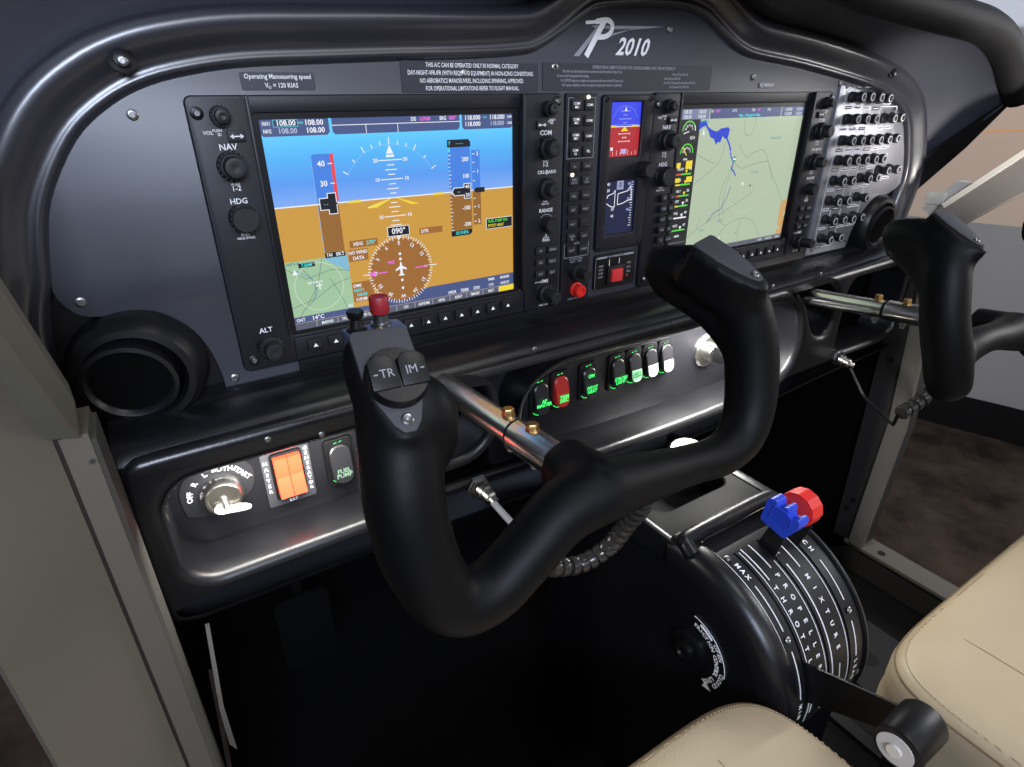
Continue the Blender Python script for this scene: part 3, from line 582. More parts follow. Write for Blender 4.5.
# standby instrument
t = thing('standby_display', 'small black standby instrument with blue and red horizon above a grey altitude screen', 'display', (.235,0,0))
g = G(); a1 = rr(.2160,.0370,.2560,.0865,.0012,2); a2 = rr(.2160,-.0395,.2560,.0140,.0012,2)
g.sheet([rr(.2045,-.0555,.2700,.0930,.004), a1, a2], BEZ, -.0045, .003, .0012, 2); g.build('bezel', t)
g = G(); Y0s = -.0012
def R2(a,b,c,d,m,y=0): g.rect(a/1000,b/1000,c/1000,d/1000,m,Y0s-y*.0001)
R2(215,66,257,66.2,W_); R2(215,64.5,257,88,glow((58,72,235))); R2(215,36,257,64.5,glow((178,40,48)))
R2(215,64.2,257,64.9,W_,1); R2(217,64,225,65.6,YE,2); R2(245,64,253,65.6,YE,2); g.poly([(.2308,.0603),(.2408,.0603),(.2358,.0648)],YE,Y0s-.0003)
BL = glow((150,165,250)); PK = glow((245,200,205))
for dz, hw in ((14,6),(10.5,2.5),(7,8),(3.5,2.5)): R2(236-hw,64.5+dz-.35,236+hw,64.5+dz+.35,BL,1)
for dz, hw in ((-6.5,7.5),(-10,2.5),(-13.5,7.5)): R2(236-hw,64.5+dz-.35,236+hw,64.5+dz+.35,PK,1); R2(236-hw,63.5+dz,237-hw,65.5+dz,PK,2); R2(235+hw,63.5+dz,236+hw,65.5+dz,PK,2)
g.line([((236+17*math.cos(math.radians(a)))/1000,(66+17*math.sin(math.radians(a)))/1000) for a in range(20,161,10)], .0003, BL, Y0s-.0002); g.poly([(.2345,.0785),(.2375,.0785),(.236,.0825)],W_,Y0s-.0003)
for i in range(8): R2(217+i*5,38,217.6+i*5,41+(i % 3),PK,1)
R2(232.5,39.5,240,44,glow((190,170,225)),3); R2(219,43,222,46,W_,3)
R2(215,-40,257,15,glow((26,32,66)))
R2(231,5,240,14,glow((150,155,190)),1); g.text('0', .2355,.0095,.005,BK,Y0s-.0003)
for P in ([(219,-8),(217,-8),(217,-2),(219,-2),(219,0),(227,2),(229,5),(229,-12),(224,-11),(222,-10),(219,-8)],[(233,-10),(233,1),(246,3),(250,8),(252,-6),(246,-7),(240,-9),(233,-10)]): g.line([(a/1000,b/1000) for a,b in P], .0008, W_, Y0s-.0003)
for z, s_ in ((11,'40'),(5,'20'),(-14,'20'),(-21,'40')): g.text(s_, .2195 if z > 0 else .2265, z/1000, .0028, W_, Y0s-.0003)
for i in range(18): R2(253-(2.2 if i % 3 else 3.4),-33+i*2.6,253.4,-32.4+i*2.6,W_,2)
for z in (10,4,-5,-16): g.text('800', .2480, z/1000, .0026, glow((170,175,250)), Y0s-.0003, wx=.8)
g.build('screen', t, 'two small lit screens', flat=True)
knob_parts(t, .2600, .0235, -.0045, .0078, .014)
for x, z in ((.2085,.0890),(.2660,.0890),(.2085,-.0510),(.2660,-.0510)): k = G(); screw(k, x, -.0045, z, .0024, BLACK); k.build('screw', t)

# emergency beacon switch
t = thing('emergency_switch', 'small framed switch panel with a square red rocker below the standby instrument', 'switch', (.230,0,-.077))
g = G(); g.prism(rr(.2060,-.0975,.2640,-.0600,.002,3), BLACK, 'y', -.0030, .003, .001); g.build('plate', t)
g = G(); g.line([(.2085,-.0630),(.2600,-.0630)], .0020, WHTD, -.0033); g.text('EMERGENCY LOCATOR', .234, -.0632, .0018, BK, -.0036, wx=.9)
g.line([(.2070,-.0965),(.2070,-.0620)], .0004, WHTD, -.0033); g.rect(.2255,-.0735,.2262,-.0660,WHT,-.0033); g.rect(.2395,-.0720,.2402,-.0660,WHT,-.0033)
for z in (-.072,-.076,-.080,-.084): g.text('ARM', .2145, z, .0022, WHTD, -.0033); 
for z in (-.073,-.078,-.083): g.text('ON', .2540, z, .0026, WHTD, -.0033)
g.build('plate_lettering', t, flat=True)
k = G(); k.box(.2225,.2465,-.0060,-.002,-.0935,-.0730,KEY,.001); ob = k.build('switch_housing', t)
k = G(); k.box(.2268,.2415,-.0090,-.005,-.0900,-.0765,mat('dull_red',(190,44,44),.5,emit=.25),.0008); k.build('rocker', t, 'square red rocker')
k = G(); k.ball((.2515,-.0035,-.0870), .0022, mat('dim_red_lamp',(120,20,22),.4), 8); k.build('lamp', t)

# ------------------------------------------------------------------ circuit breaker panel
t = thing('circuit_breaker_panel', 'grey breaker panel with rows of black push-pull breakers at the right end', 'breaker panel', (.69,0,-.01))
BP = [(.5870,-.1120),(.5870,.1015)] + [(x-.004,z-.0045) for x,z in EDGE if x > .60] + [(x-.0045,z+.0015) for x,z in NOTR[1:-1]] + [(.684,-.1120)]
g = G(); g.prism(BP[::-1], BPAN, 'y', -.0030, .001, .0008); g.build('face_plate', t)
BR = [(.613,.088),(.633,.088),(.655,.087),(.676,.086),(.612,.0625),(.634,.062),(.655,.062),(.700,.0615),(.719,.062),(.613,.037),(.635,.0365),(.656,.036),(.678,.0355),(.700,.0355),(.721,.036),(.613,.0125),(.634,.0122),(.656,.0115),(.678,.0112),(.698,.011),
      (.613,-.013),(.635,-.0135),(.675,-.0138),(.695,-.0134),(.718,-.006),(.745,-.006),(.612,-.039),(.635,-.0395),(.679,-.0395),(.613,-.0645),(.636,-.065),(.658,-.066),(.680,-.066),(.613,-.090),(.637,-.0895)]
RING = mat('breaker_ring', (200,200,205), .5)
def breaker(x, z):
    k = G(); k.lathe([(.0066,0),(.0066,.0035),(.0058,.0042),(.0056,.0075),(.0050,.0078)], (x,-.0030,z), (0,-1,0), KNOB, 16); b = k.build('circuit_breaker', t)
    k = G(); k.lathe([(.0045,.0070),(.0045,.0105),(.0056,.0110),(.0061,.0120),(.0061,.0165),(.0052,.0172)], (x,-.0030,z), (0,-1,0), KEY, 16)
    k.lathe([(.0047,.0171),(.0047,.0177),(.0037,.0179),(.0036,.0175),(.0010,.0175)], (x,-.0030,z), (0,-1,0), RING, 16)
    k.lathe([(.0034,.0172),(.0034,.0180),(.0028,.0182)], (x,-.0030,z), (0,-1,0), KEY, 14); k.build('breaker_button', b)
    return b
b0 = breaker(*BR[0])
for x, z in BR[1:]:
    c = b0.copy(); COL.objects.link(c); c.parent = t; c.location = Vector((x-BR[0][0],0,z-BR[0][1]))+b0.location
    for ch in b0.children: d = ch.copy(); COL.objects.link(d); d.parent = c; d.location = ch.location
g = G(); LBL = mat('breaker_label', (36,37,42), .5)
for i, (x, z) in enumerate(BR):
    g.rect(x-.0075,z-.0142,x+.0075,z-.0102,LBL if i % 3 == 0 else WHT,-.0034)
    g.rect(x-.0065,z-.0128,x+.0060,z-.0116,WHT if i % 3 == 0 else LBL,-.0036)
for P in ([(.6015,.096),(.6015,-.104)],[(.6630,.0775),(.6630,.045),(.668,.042),(.668,-.020)],[(.6880,.0760),(.7300,.0755),(.7300,.047)],[(.6880,.0760),(.6880,.022)],[(.6240,.0775),(.6240,.050)],[(.645,.050),(.645,-.050)],[(.688,.022),(.735,.024),(.735,.046)],[(.624,.025),(.624,-.027)],[(.664,-.026),(.709,-.025),(.709,.022)],[(.664,-.026),(.664,-.053)],[(.664,-.053),(.694,-.053),(.694,-.026)],[(.648,-.053),(.648,-.100),(.620,-.104)],[(.694,-.053),(.694,-.079),(.648,-.079)],[(.624,-.053),(.624,-.079)]):
    g.line(P, .0010, WHT, -.0035)
for x in (.610,.622,.640,.650): g.rect(x,.0985,x+.009,.1000,WHTD,-.0035)
g.rect(.690,.0785,.712,.0795,WHT,-.0035)
for x, z in ((.712,-.022),(.735,-.021),(.755,-.019),(.735,.014),(.710,.014)): g.poly(circ(x,z,.0016,8), WHT, -.0035)
g.rect(.709,-.0185,.727,-.0175,WHT,-.0035); g.rect(.733,-.0185,.753,-.0175,WHT,-.0035)
g.build('panel_lettering', t, flat=True, kind='stuff')
for x, z in ((.600,.1000),(.600,-.1050),(.680,-.1010)):
    k = G(); screw(k, x, -.003, z, .0028); k.build('screw', t)

# ------------------------------------------------------------------ lower console
t = thing('lower_console', 'long black moulded console below the panel with deep rounded switch recesses', 'console', (.30,0,-.285))
def smooth(P, n=4): return [(p.x,p.y) for p in catmull([(x,z,0) for x,z in P+[P[0]]], n)][:-1]
OUT = [(-.236,-.130),(-.20,-.129),(0,-.129),(.2,-.129),(.5,-.128),(.7,-.124),(.775,-.124),(.815,-.136),(.838,-.165),(.846,-.205),(.838,-.245),(.812,-.272),(.77,-.283),(.6,-.290),(.42,-.303),(.30,-.306),(.16,-.300),(.04,-.292),(-.10,-.288),(-.20,-.287),(-.236,-.284),(-.250,-.268),(-.2535,-.21),(-.250,-.150),(-.246,-.136)]
REC1 = rr(-.2265,-.2490,-.050,-.1560,.026,8)
REC2 = smooth([(.086,-.215),(.083,-.190),(.094,-.166),(.120,-.152),(.160,-.149),(.25,-.150),(.36,-.151),(.45,-.148),(.490,-.151),(.518,-.170),(.530,-.205),(.526,-.238),(.506,-.258),(.47,-.266),(.36,-.270),(.22,-.268),(.14,-.262),(.102,-.244)],4)
SLT1 = smooth([(-.034,-.145),(-.010,-.138),(.020,-.138),(.040,-.150),(.046,-.175),(.040,-.200),(.018,-.214),(-.012,-.210),(-.032,-.190)],3)
SLT2 = smooth([(.505,-.1365),(.545,-.1350),(.578,-.1385),(.604,-.160),(.608,-.195),(.592,-.214),(.566,-.208),(.545,-.180),(.530,-.155)],3)
HOL = rr(.628,-.252,.790,-.141,.022,6)
g = G(); g.sheet([smooth(OUT,3), REC1, REC2, SLT1, SLT2, HOL], CONS, -.055, .004, .0085, 4)
# shelf between the grey panel and the console face
xs = [-.247+i*(1.05/60) for i in range(61)]; prf = catmull([(.008,-.112,0),(-.006,-.116,0),(-.012,-.1185,0),(-.020,-.1190,0),(-.032,-.1205,0),(-.044,-.1255,0),(-.0505,-.134,0)],3)
V = []; F = []; n = len(prf)
for x in xs:
    for q in prf: V.append((x, q.x, q.y))
for i in range(len(xs)-1):
    for k in range(n-1): a = i*n+k; F.append((a,a+1,a+1+n,a+n))
g.prism(rr(-.1080,-.1165,.5860,-.1050,.001,2), BEZI, 'y', -.0020, .0, .0004); g.add(V, F, CONS); g.build('console_shell', t, ang=50)  # thin black strip below the displays paints in the shade there
SWP = mat('switch_panel_black', (26,26,30), .38, bump=.15, bscale=260)
g = G(); g.prism(rr(-.240,-.262,-.045,-.150,.01,3), SWP, 'y', -.004, .004, .0006); g.build('switch_panel', t, 'left recessed switch panel')
g = G(); g.prism(rr(.070,-.275,.540,-.143,.01,3), SWP, 'y', -.004, .004, .0006); g.build('switch_panel', t, 'centre recessed switch panel')
for x, z in ((-.150,-.140),(.46,-.124),(.56,-.124),(.10,-.1265),(-.1105,-.1485)):
    k = G(); screw(k, x, -.046 if z > -.13 else -.0550, z, .0028); k.build('screw', t)

# rocker switches
GLOWG = glow((60,240,110), 1.6)
def rocker(x, z, words, body, label, lit=GLOWG, top=False, s=1., tail=None, word_z=-.0085, wm=None):
    t = thing('rocker_switch', label, 'switch', (x,-.004,z), group='rocker switches in the recesses')
    g = G(); g.prism(rr(x-.0125*s,z-.0235*s,x+.0125*s,z+.0235*s,.004,4), BLACK, 'y', -.0075, -.004, .001); g.build('housing', t)
    w = .0092*s; h = .0175*s
    # rocker: two facets meeting at a ridge
    P = rr(-w,-h,w,h,w*.85,5); g = G(); V = []; 
    def yy(zz): return -.0145+(.0042 if zz > 0 else .0000)*(zz/h)-(.0030*(-zz/h) if zz < 0 else 0)
    n = len(P)
    for p in P: V.append((x+p[0],-.007,z+p[1]))
    for p in P: V.append((x+p[0],yy(p[1])+.0012,z+p[1]))
    for p in P: V.append((x+p[0]*.88,yy(p[1]),z+p[1]*.93))
    F = [(i,(i+1)%n,(i+1)%n+n,i+n) for i in range(n)]+[(i+n,(i+1)%n+n,(i+1)%n+2*n,i+2*n) for i in range(n)]
    up = [i+2*n for i in range(n) if P[i][1] > 0]; dn = [i+2*n for i in range(n) if P[i][1] <= 0]
    F.append(tuple(up+[dn[0],dn[-1]])); F.append(tuple(dn))
    g.add(V, F, body); 
    if tail is not None:
        dm = [(p[0]*.86,p[1]*.91) for p in P if p[1] < -.002]; dm = [(w*.84,-.001)] + dm[::-1] + [(-w*.84,-.001)] if False else dm + [(w*.84,-.001),(-w*.84,-.001)]
        g.add([(x+p[0], yy(p[1])-.0004, z+p[1]) for p in dm], [tuple(range(len(dm)))], tail)
    g.build('rocker', t, ang=20)
    g = G(); ry = -.0170
    if words:
        for j, wd in enumerate(words): g.text(wd, x, z+word_z*s+.0040*s-.0046*j*s, .0040*s, wm or lit, ry, wx=.95, bold=.04)
    if top: g.text(top, x, z+.0090*s, .0042*s, lit, -.0140, wx=.9, bold=.05)
    if g.v: g.build('switch_lettering', t, flat=True)
    g = G(); a = [(x+.0105*s*math.cos(math.radians(d)), z-.0105*s+.0105*s*math.sin(math.radians(d))) for d in range(215,326,11)]
    g.line(a, .0007, lit, -.0079)
    g.line([(x-.004,z+.0195*s),(x-.001,z+.0200*s)], .0009, lit, -.0079); g.line([(x+.001,z+.0198*s),(x+.0035,z+.0205*s)], .0009, lit, -.0079); g.build('backlight', t, 'thin green backlight arc', flat=True)
    return t
DK = mat('rocker_black', (30,30,33), .35); RD_ = mat('rocker_red', (150,30,26), .4, emit=.15); LT = mat('rocker_white_tip', (205,210,205), .35)
rocker(.1340,-.2055,['AP','MASTER'],DK,'black rocker switch lettered AP MASTER in green, leftmost in the centre recess',word_z=-.0045)
rocker(.1610,-.2035,['TRIM','DISC'],RD_,'red rocker switch with green TRIM DISC lettering in the centre recess')
rocker(.2010,-.2030,['PITOT','HEAT'],DK,'black rocker switch with green ON window above green lettering',top='ON')
rocker(.2442,-.2025,['STROBE','LIGHT'],DK,'black rocker switch lettered STROBE LIGHT in green, left of the white-tipped three')
rocker(.2705,-.2020,['NAV','LIGHT'],DK,'rocker switch with pale green tip, first of the three pale-tipped ones',tail=mat('rocker_green_tip',(150,200,160),.4),wm=glow((60,200,100),.8))
rocker(.2970,-.2020,['TAXI','LIGHT'],DK,'rocker switch with white tip, middle of the three pale-tipped ones',tail=LT,wm=mat('grey_green_text',(110,160,120),.5))
rocker(.3232,-.2020,['LAND','LIGHT'],DK,'rocker switch with white tip, nearest the silver dimmer knob',tail=LT,wm=mat('grey_text',(150,160,150),.5))
rocker(-.0885,-.2085,['FUEL','PUMP'],DK,'black rocker switch lettered FUEL PUMP in the left recess',s=1.05,wm=glow((190,235,200),.9))
# double master switch
t = thing('master_switch', 'double orange-red lit rocker between MASTER and GENERATOR lettering', 'switch', (-.134,-.004,-.208))
MPL = mat('master_plate_grey', (70,70,74), .45); OR = mat('master_orange', (255,74,46), .35, emit=.42)
g = G(); g.prism(rr(-.1545,-.2360,-.1135,-.1790,.0015,2), MPL, 'y', -.0052, -.004, .0004); g.build('plate', t)
g = G(); g.prism(rr(-.1475,-.2290,-.1205,-.1820,.003,3), BLACK, 'y', -.0085, -.0050, .0012); g.build('housing', t)
for x0 in (-.1452,-.1337):
    P = [(-.007,-.2250),(-.0170,-.2225),(-.0120,-.2040),(-.0130,-.1850),(-.007,-.1840)]
    g = G(); g.prism(P, OR, 'x', x0, x0+.0110); g.build('rocker', t, 'glowing orange-red rocker', ang=15)
g = G()
for i, c in enumerate('MASTER'): g.text(c, -.1512, -.1900-.0058*i, .0034, WHTB, -.0056, bold=.03)
for i, c in enumerate('GENERATOR'): g.text(c, -.1168, -.1850-.0052*i, .0032, WHTB, -.0056, bold=.03)
g.text('BAT', -.134, -.2336, .0028, WHTB, -.0056); g.build('plate_lettering', t, flat=True)
# ignition switch
t = thing('ignition_switch', 'silver key ignition switch with the key inserted at the left of the console', 'switch', (-.188,-.004,-.206))
g = G(); g.prism(smooth([(-.2175,-.2180),(-.2185,-.1950),(-.2080,-.1790),(-.1880,-.1735),(-.1700,-.1775),(-.1610,-.1900),(-.1630,-.2060),(-.1700,-.2140),(-.1880,-.2200),(-.2060,-.2230)],3), mat('ignition_plate',(38,38,41),.45), 'y', -.0052, -.004, .0004); g.build('plate', t)
g = G(); ic = Vector((-.1885,-.004,-.2055))
for s_, a in (('OFF',168),('R',138),('L',112),('BOTH',78),('START',38)):
    r = math.radians(a); g.text(s_, ic.x+.0235*math.cos(r), ic.z+.0235*math.sin(r), .0042, WHTB, -.0057, rot=r-PI/2, bold=.03)
g.build('plate_lettering', t, flat=True)
SIL = mat('satin_silver', (205,203,198), .28, metal=1)
g = G(); g.lathe([(.0178,0),(.0178,.003),(.0165,.006),(.0150,.010),(.0135,.0115),(.0118,.0115),(.0112,.0095),(.0020,.0095)], ic, (0,-1,0), SIL, 36); g.build('barrel', t)
g = G(); g.prism([(a-.1885,b-.2055) for a,b in smooth([(-.0090,.0010),(-.0060,.0045),(0,.0030),(.006,.0030),(.0150,.0015),(.0178,-.0010),(.0160,-.0035),(.008,-.0030),(.002,-.0045),(-.004,-.0030),(-.0085,-.0025)],2)], SIL, 'x', 0, .0014, .0004, M=Matrix(((0,1,0,-.0),(1,0,0,-.030+.1885),(0,0,1,0),(0,0,0,1))) )
g.v = []; g.f = []; g.m = []
kp = smooth([(-.0110,.0005),(-.0080,.0045),(-.002,.0042),(.004,.0030),(.0115,.0032),(.0170,.0012),(.0165,-.0025),(.0080,-.0040),(.002,-.0042),(-.006,-.0050),(-.0105,-.0030)],3)
MK = Matrix.Translation((ic.x+.002,-.018,ic.z-.008)) @ Matrix.Rotation(math.radians(14),4,'Y') @ Matrix.Rotation(math.radians(-52),4,'X')
g.prism(kp, mat('key_nickel', (150,148,142), .5, metal=1), 'y', -.0010, .0010, .0003, M=MK); g.cyl((ic.x,-.012,ic.z),(ic.x+.001,-.020,ic.z-.006),.0030,SIL,10); g.build('key', t, 'silver key')
# dimmer
t = thing('dimmer_knob', 'silver rotary dimmer at the right end of the centre recess', 'knob', (.410,-.004,-.206))
dc = (.404,-.004,-.212)
g = G(); g.lathe([(.0225,0),(.0225,.003),(.0205,.005),(.0160,.0055)], dc, (0,-1,0), SIL, 36); g.build('flange', t)
g = G(); g.lathe([(.0125,.005),(.0120,.014),(.0110,.0155),(.004,.0155)], dc, (0,-1,0), SIL, 10); g.build('knob', t)
g = G(); g.box(dc[0]-.0035,dc[0]+.0035,-.032,-.018,dc[2]-.0100,dc[2]+.0100,BLACK,.001); g.build('grip', t)
# small round gauge under the console middle
t = thing('fuel_selector_dial', 'small round white dial under the centre recess, mostly behind the yoke arm', 'dial', (.303,-.09,-.2965))
g = G(); g.lathe([(.030,0),(.030,.004),(.028,.006)], (.300,-.088,-.3000), (0,-.35,1), BLACK, 30); g.build('dial_rim', t)
g = G(); g.lathe([(.027,.0062),(.027,.0070)], (.300,-.088,-.3000), (0,-.35,1), CARW, 30); g.lathe([(.003,.007),(.003,.0085)], (.300,-.088,-.3000), (0,-.35,1), RED, 10); g.build('dial_face', t)

# ------------------------------------------------------------------ control yokes
def remesh(g, name, parent, vox=.0026, sm=20, m=RUB, label=None):
    o = g.build('tmp', parent); md = o.modifiers.new('r','REMESH'); md.mode = 'VOXEL'; md.voxel_size = vox; md.use_smooth_shade = True
    s = o.modifiers.new('s','SMOOTH'); s.iterations = sm; s.factor = .5
    dg = bpy.context.evaluated_depsgraph_get(); me = bpy.data.meshes.new_from_object(o.evaluated_get(dg)); me.name = name
    me.materials.clear(); me.materials.append(m); me.polygons.foreach_set('use_smooth', [True]*len(me.polygons)); me.polygons.foreach_set('material_index', [0]*len(me.polygons))
    n = bpy.data.objects.new(name, me); COL.objects.link(n); n.parent = parent
    old = o.data; bpy.data.objects.remove(o); bpy.data.meshes.remove(old)
    if label: n['label'] = label
    return n
def yoke(X, mir, label, dy=0., dz=0., sx0=0.):
    """X = shaft axis, mir = -1 mirrors left and right"""
    t = thing('control_yoke', label, 'control yoke', (X,-.25,-.12))
    def q(p): return (X+mir*p[0], p[1]+dy, p[2]+dz)
    LP = [(-.002,-.262,-.118),(-.028,-.262,-.123),(-.055,-.266,-.137),(-.080,-.268,-.150),(-.102,-.267,-.146),(-.114,-.260,-.118),(-.1165,-.252,-.085),(-.1125,-.241,-.058),(-.1110,-.230,-.037),(-.1095,-.223,-.024)]
    LR = [.0205,.0190,.0180,.0178,.0182,.0200,.0208,.0205,.0178,.0150]
    RP = [(-.002,-.262,-.118),(.020,-.261,-.122),(.050,-.261,-.126),(.080,-.262,-.129),(.108,-.263,-.131),(.130,-.261,-.123),(.142,-.255,-.102),(.1450,-.247,-.070),(.140,-.240,-.042),(.131,-.232,-.021)]
    RR_ = [.0205,.0185,.0158,.0140,.0150,.0165,.0180,.0188,.0188,.0180]
    g = G(); g.tube([q(p) for p in LP], LR, RUB, 16, 4)
    if mir > 0: g.tube([q(p) for p in RP], RR_, RUB, 16, 4)
    else:
        g.tube([q(p) for p in [(-.002,-.262,-.116),(.040,-.262,-.112),(.080,-.262,-.108),(.112,-.259,-.112),(.130,-.257,-.120)]], [.0200,.0150,.0140,.0170,.0190], RUB, 16, 4)
        g.tube([q(p) for p in [(.126,-.268,-.150),(.130,-.265,-.138),(.137,-.259,-.110),(.1430,-.250,-.078),(.140,-.240,-.042),(.131,-.232,-.021)]], [.0160,.0190,.0200,.0195,.0190,.0180], RUB, 16, 4)
    # palm swell
    g.ball(q((-.098,-.240,-.054)), .0185, RUB, 16, (1,.95,1.5))
    # forward nose of the plain horn
    g.tube([q(p) for p in [(.140,-.240,-.042),(.133,-.226,-.022),(.126,-.206,-.0155),(.119,-.186,-.0180),(.115,-.1735,-.0205)]], [.0170,.0170,.0160,.0155,.0135], RUB, 16, 3)
    g.tube([q(p) for p in [(.142,-.244,-.066),(.133,-.222,-.045),(.124,-.198,-.034),(.118,-.180,-.029)]], [.0150,.0140,.0130,.0115], RUB, 14, 3)
    g.tube([q(p) for p in [(-.111,-.231,-.039),(-.1095,-.217,-.036),(-.1085,-.205,-.037)]], [.0160,.0145,.0120], RUB, 16, 3)
    # socket
    g.tube([q((0,-.225,-.1215)),q((0,-.262,-.118))], .0200, RUB, 20)
    # blocks under the sloping face plates
    def frame(c, s, tip, side):     # c: top centre, s: unit down-slope, gives matrix with local x=right, y=up-slope, z=normal
        s = Vector(s).normalized(); xr = Vector((1,0,0)); xr = (xr - s*xr.dot(s)).normalized(); nz = xr.cross(-s)
        if mir < 0: pass
        c = Vector(q(c)); return Matrix(((xr.x,-s.x,nz.x,c.x),(xr.y,-s.y,nz.y,c.y),(xr.z,-s.z,nz.z,c.z),(0,0,0,1)))
    def drop(w, l, k=1.): # teardrop outline, top edge at y=0, tip at y=-l
        P = [(-w,-.002),(-w+.002,0),(w-.002,0),(w,-.002),(w,-l*.42),(w*.80,-l*.68),(w*.45,-l*.92),(w*.2,-l),(-w*.2,-l),(-w*.45,-l*.92),(-w*.80,-l*.68),(-w,-l*.42)]
        return [(a*k,b*k if b < -.001 else b) for a, b in P]
    ML = frame((-.1095,-.2185,-.0080), (mir*-.0035,-.0425,-.037), 0, -1)
    MR = frame((.1190,-.2130,.0060), (mir*.013,-.044,-.0215), 0, 1)
    g.prism(drop(.0172,.058), RUB, 'z', .0000, -.024, M=ML); g.prism(drop(.0168,.055), RUB, 'z', .0006, -.030, M=MR)
    body = remesh(g, 'yoke_body', t)
    g = G(); g.prism(drop(.0142,.054), PLATE, 'z', .0016, -.0030, .0004, M=ML); pl = g.build('face_plate', t, 'grey plate on the trim horn')
    k = G(); k.lathe([(.0030,0),(.0030,.0008),(.0022,.0014),(.0008,.0009)], ML @ Vector((0,-.0480,.0016)), ML.to_3x3() @ Vector((0,0,1)), STEEL, 14); k.build('screw', t)
    g = G(); g.prism(drop(.0120,.047), PLATE, 'z', .0010, -.0030, .0004, M=MR); g.build('face_plate', t, 'grey plate on the plain horn')
    k = G(); k.lathe([(.0026,0),(.0026,.0008),(.0018,.0014),(.0006,.0009)], MR @ Vector((0,-.0415,.0010)), MR.to_3x3() @ Vector((0,0,1)), STEEL, 14); k.build('screw', t)
    # trim switch
    g = G(); o = ML @ Vector((.0010,-.0275,.0018)); nz = ML.to_3x3() @ Vector((0,0,1))
    g.lathe([(.0152,0),(.0150,.003),(.0140,.005),(.0060,.0055)], o, nz, BLACK, 28); sw = g.build('trim_switch_base', t)
    for sx in (-1,1):
        P = [(-.0066,-.0075),(.0066,-.0075),(.0066,.0055),(.0030,.0085),(-.0030,.0085),(-.0066,.0060)]
        g = G(); M2 = ML @ Matrix.Translation((.0010+sx*.0070,-.0255,.0)) @ Matrix.Rotation(math.radians(9),4,'X')
        g.prism(P, BLACK, 'z', .0095, .0030, .0009, M=M2); r = g.build('trim_rocker', sw)
        tx = 'TR' if sx < 0 else 'IM'
        k = G(); k.text(tx, 0, 0, .0040, WHTD, 0, bold=.0, M=M2 @ Matrix.Translation((-sx*.0012,-.0005,.0098))); k.box(sx*.0040-.0009,sx*.0040+.0009,-.0008,-.0002,.0095,.0099,WHTD,M=M2); k.build('rocker_lettering', r, flat=True)
    # top buttons on a small ledge
    g = G(); c = Vector(q((-.1085,-.2115,-.0100))); g.box(c.x-.0145,c.x+.0145,c.y-.0070,c.y+.0070,c.z-.006,c.z+.0012,mat('ledge_blue_grey',(70,78,104),.4),.0012)
    g.box(c.x-.0035,c.x+.0025,c.y-.0068,c.y-.0030,c.z+.0008,c.z+.0016,BRASS); g.build('button_ledge', t)
    g = G(); b = c+Vector((mir*.0040,.0005,.001)); g.lathe([(.0052,0),(.0052,.002),(.0038,.0022),(.0038,.0060),(.0030,.0065),(.0030,.0085)], b, (0,0,1), STEEL, 16); bb = g.build('talk_button_stem', t)
    g = G(); g.lathe([(.0044,.0068),(.0048,.0076),(.0048,.0142),(.0043,.0153),(.0030,.0148)], b, (0,0,1), REDC, 18); g.build('talk_button', bb, 'dark red button cap')
    g = G(); b = c+Vector((mir*-.0085,.0000,.001)); g.lathe([(.0050,0),(.0050,.0014),(.0034,.0020),(.0028,.0060),(.0040,.0078),(.0042,.0100),(.0036,.0105)], b, (0,0,1), BLACK, 16); g.build('toggle_button', t, 'short black toggle')
    # shaft and bolts
    g = G(); a = Vector((X+.003+sx0,.040,-.1455-(.012 if mir < 0 else 0))); h = Vector(q((0,-.235,-.1205))); g.cyl(a, h, .0107, CHROME, 28); d = (h-a).normalized()
    sh = g.build('shaft', t, 'polished steel tube')
    g = G(); p1 = h-d*(.064 if mir > 0 else .098); g.lathe([(.0109,-.0),(.0120,.0010),(.0120,.072),(.0112,.0740)], p1, d, CHROME, 28); g.lathe([(.0109,-.003),(.0109,.0004)], p1, d, SLOT, 28); g.build('sleeve', sh)
    for s_ in (-.012,.020):
        g = G(); c = p1+d*s_; g.lathe([(.0052,.0105),(.0052,.0125),(.0046,.0126),(.0046,.0160),(.0040,.0170)], c, (0,.08,1), BRASS, 6); g.cyl(c-Vector((0,.0010,.013)), c+Vector((0,.0010,.013)), .0030, STEEL, 8)
        g.lathe([(.0045,.0105),(.0045,.0140),(.0028,.0145),(.0028,.0180)], c, (0,-.08,-1), STEEL, 6); g.build('bolt', t, 'brass coloured bolt')
    return t
yoke(.0, 1, 'black control yoke nearest the camera with the TRIM switch and red-capped button')
yoke(.535, -1, 'black control yoke on the far right in front of the breaker panel', -.013, -.010)

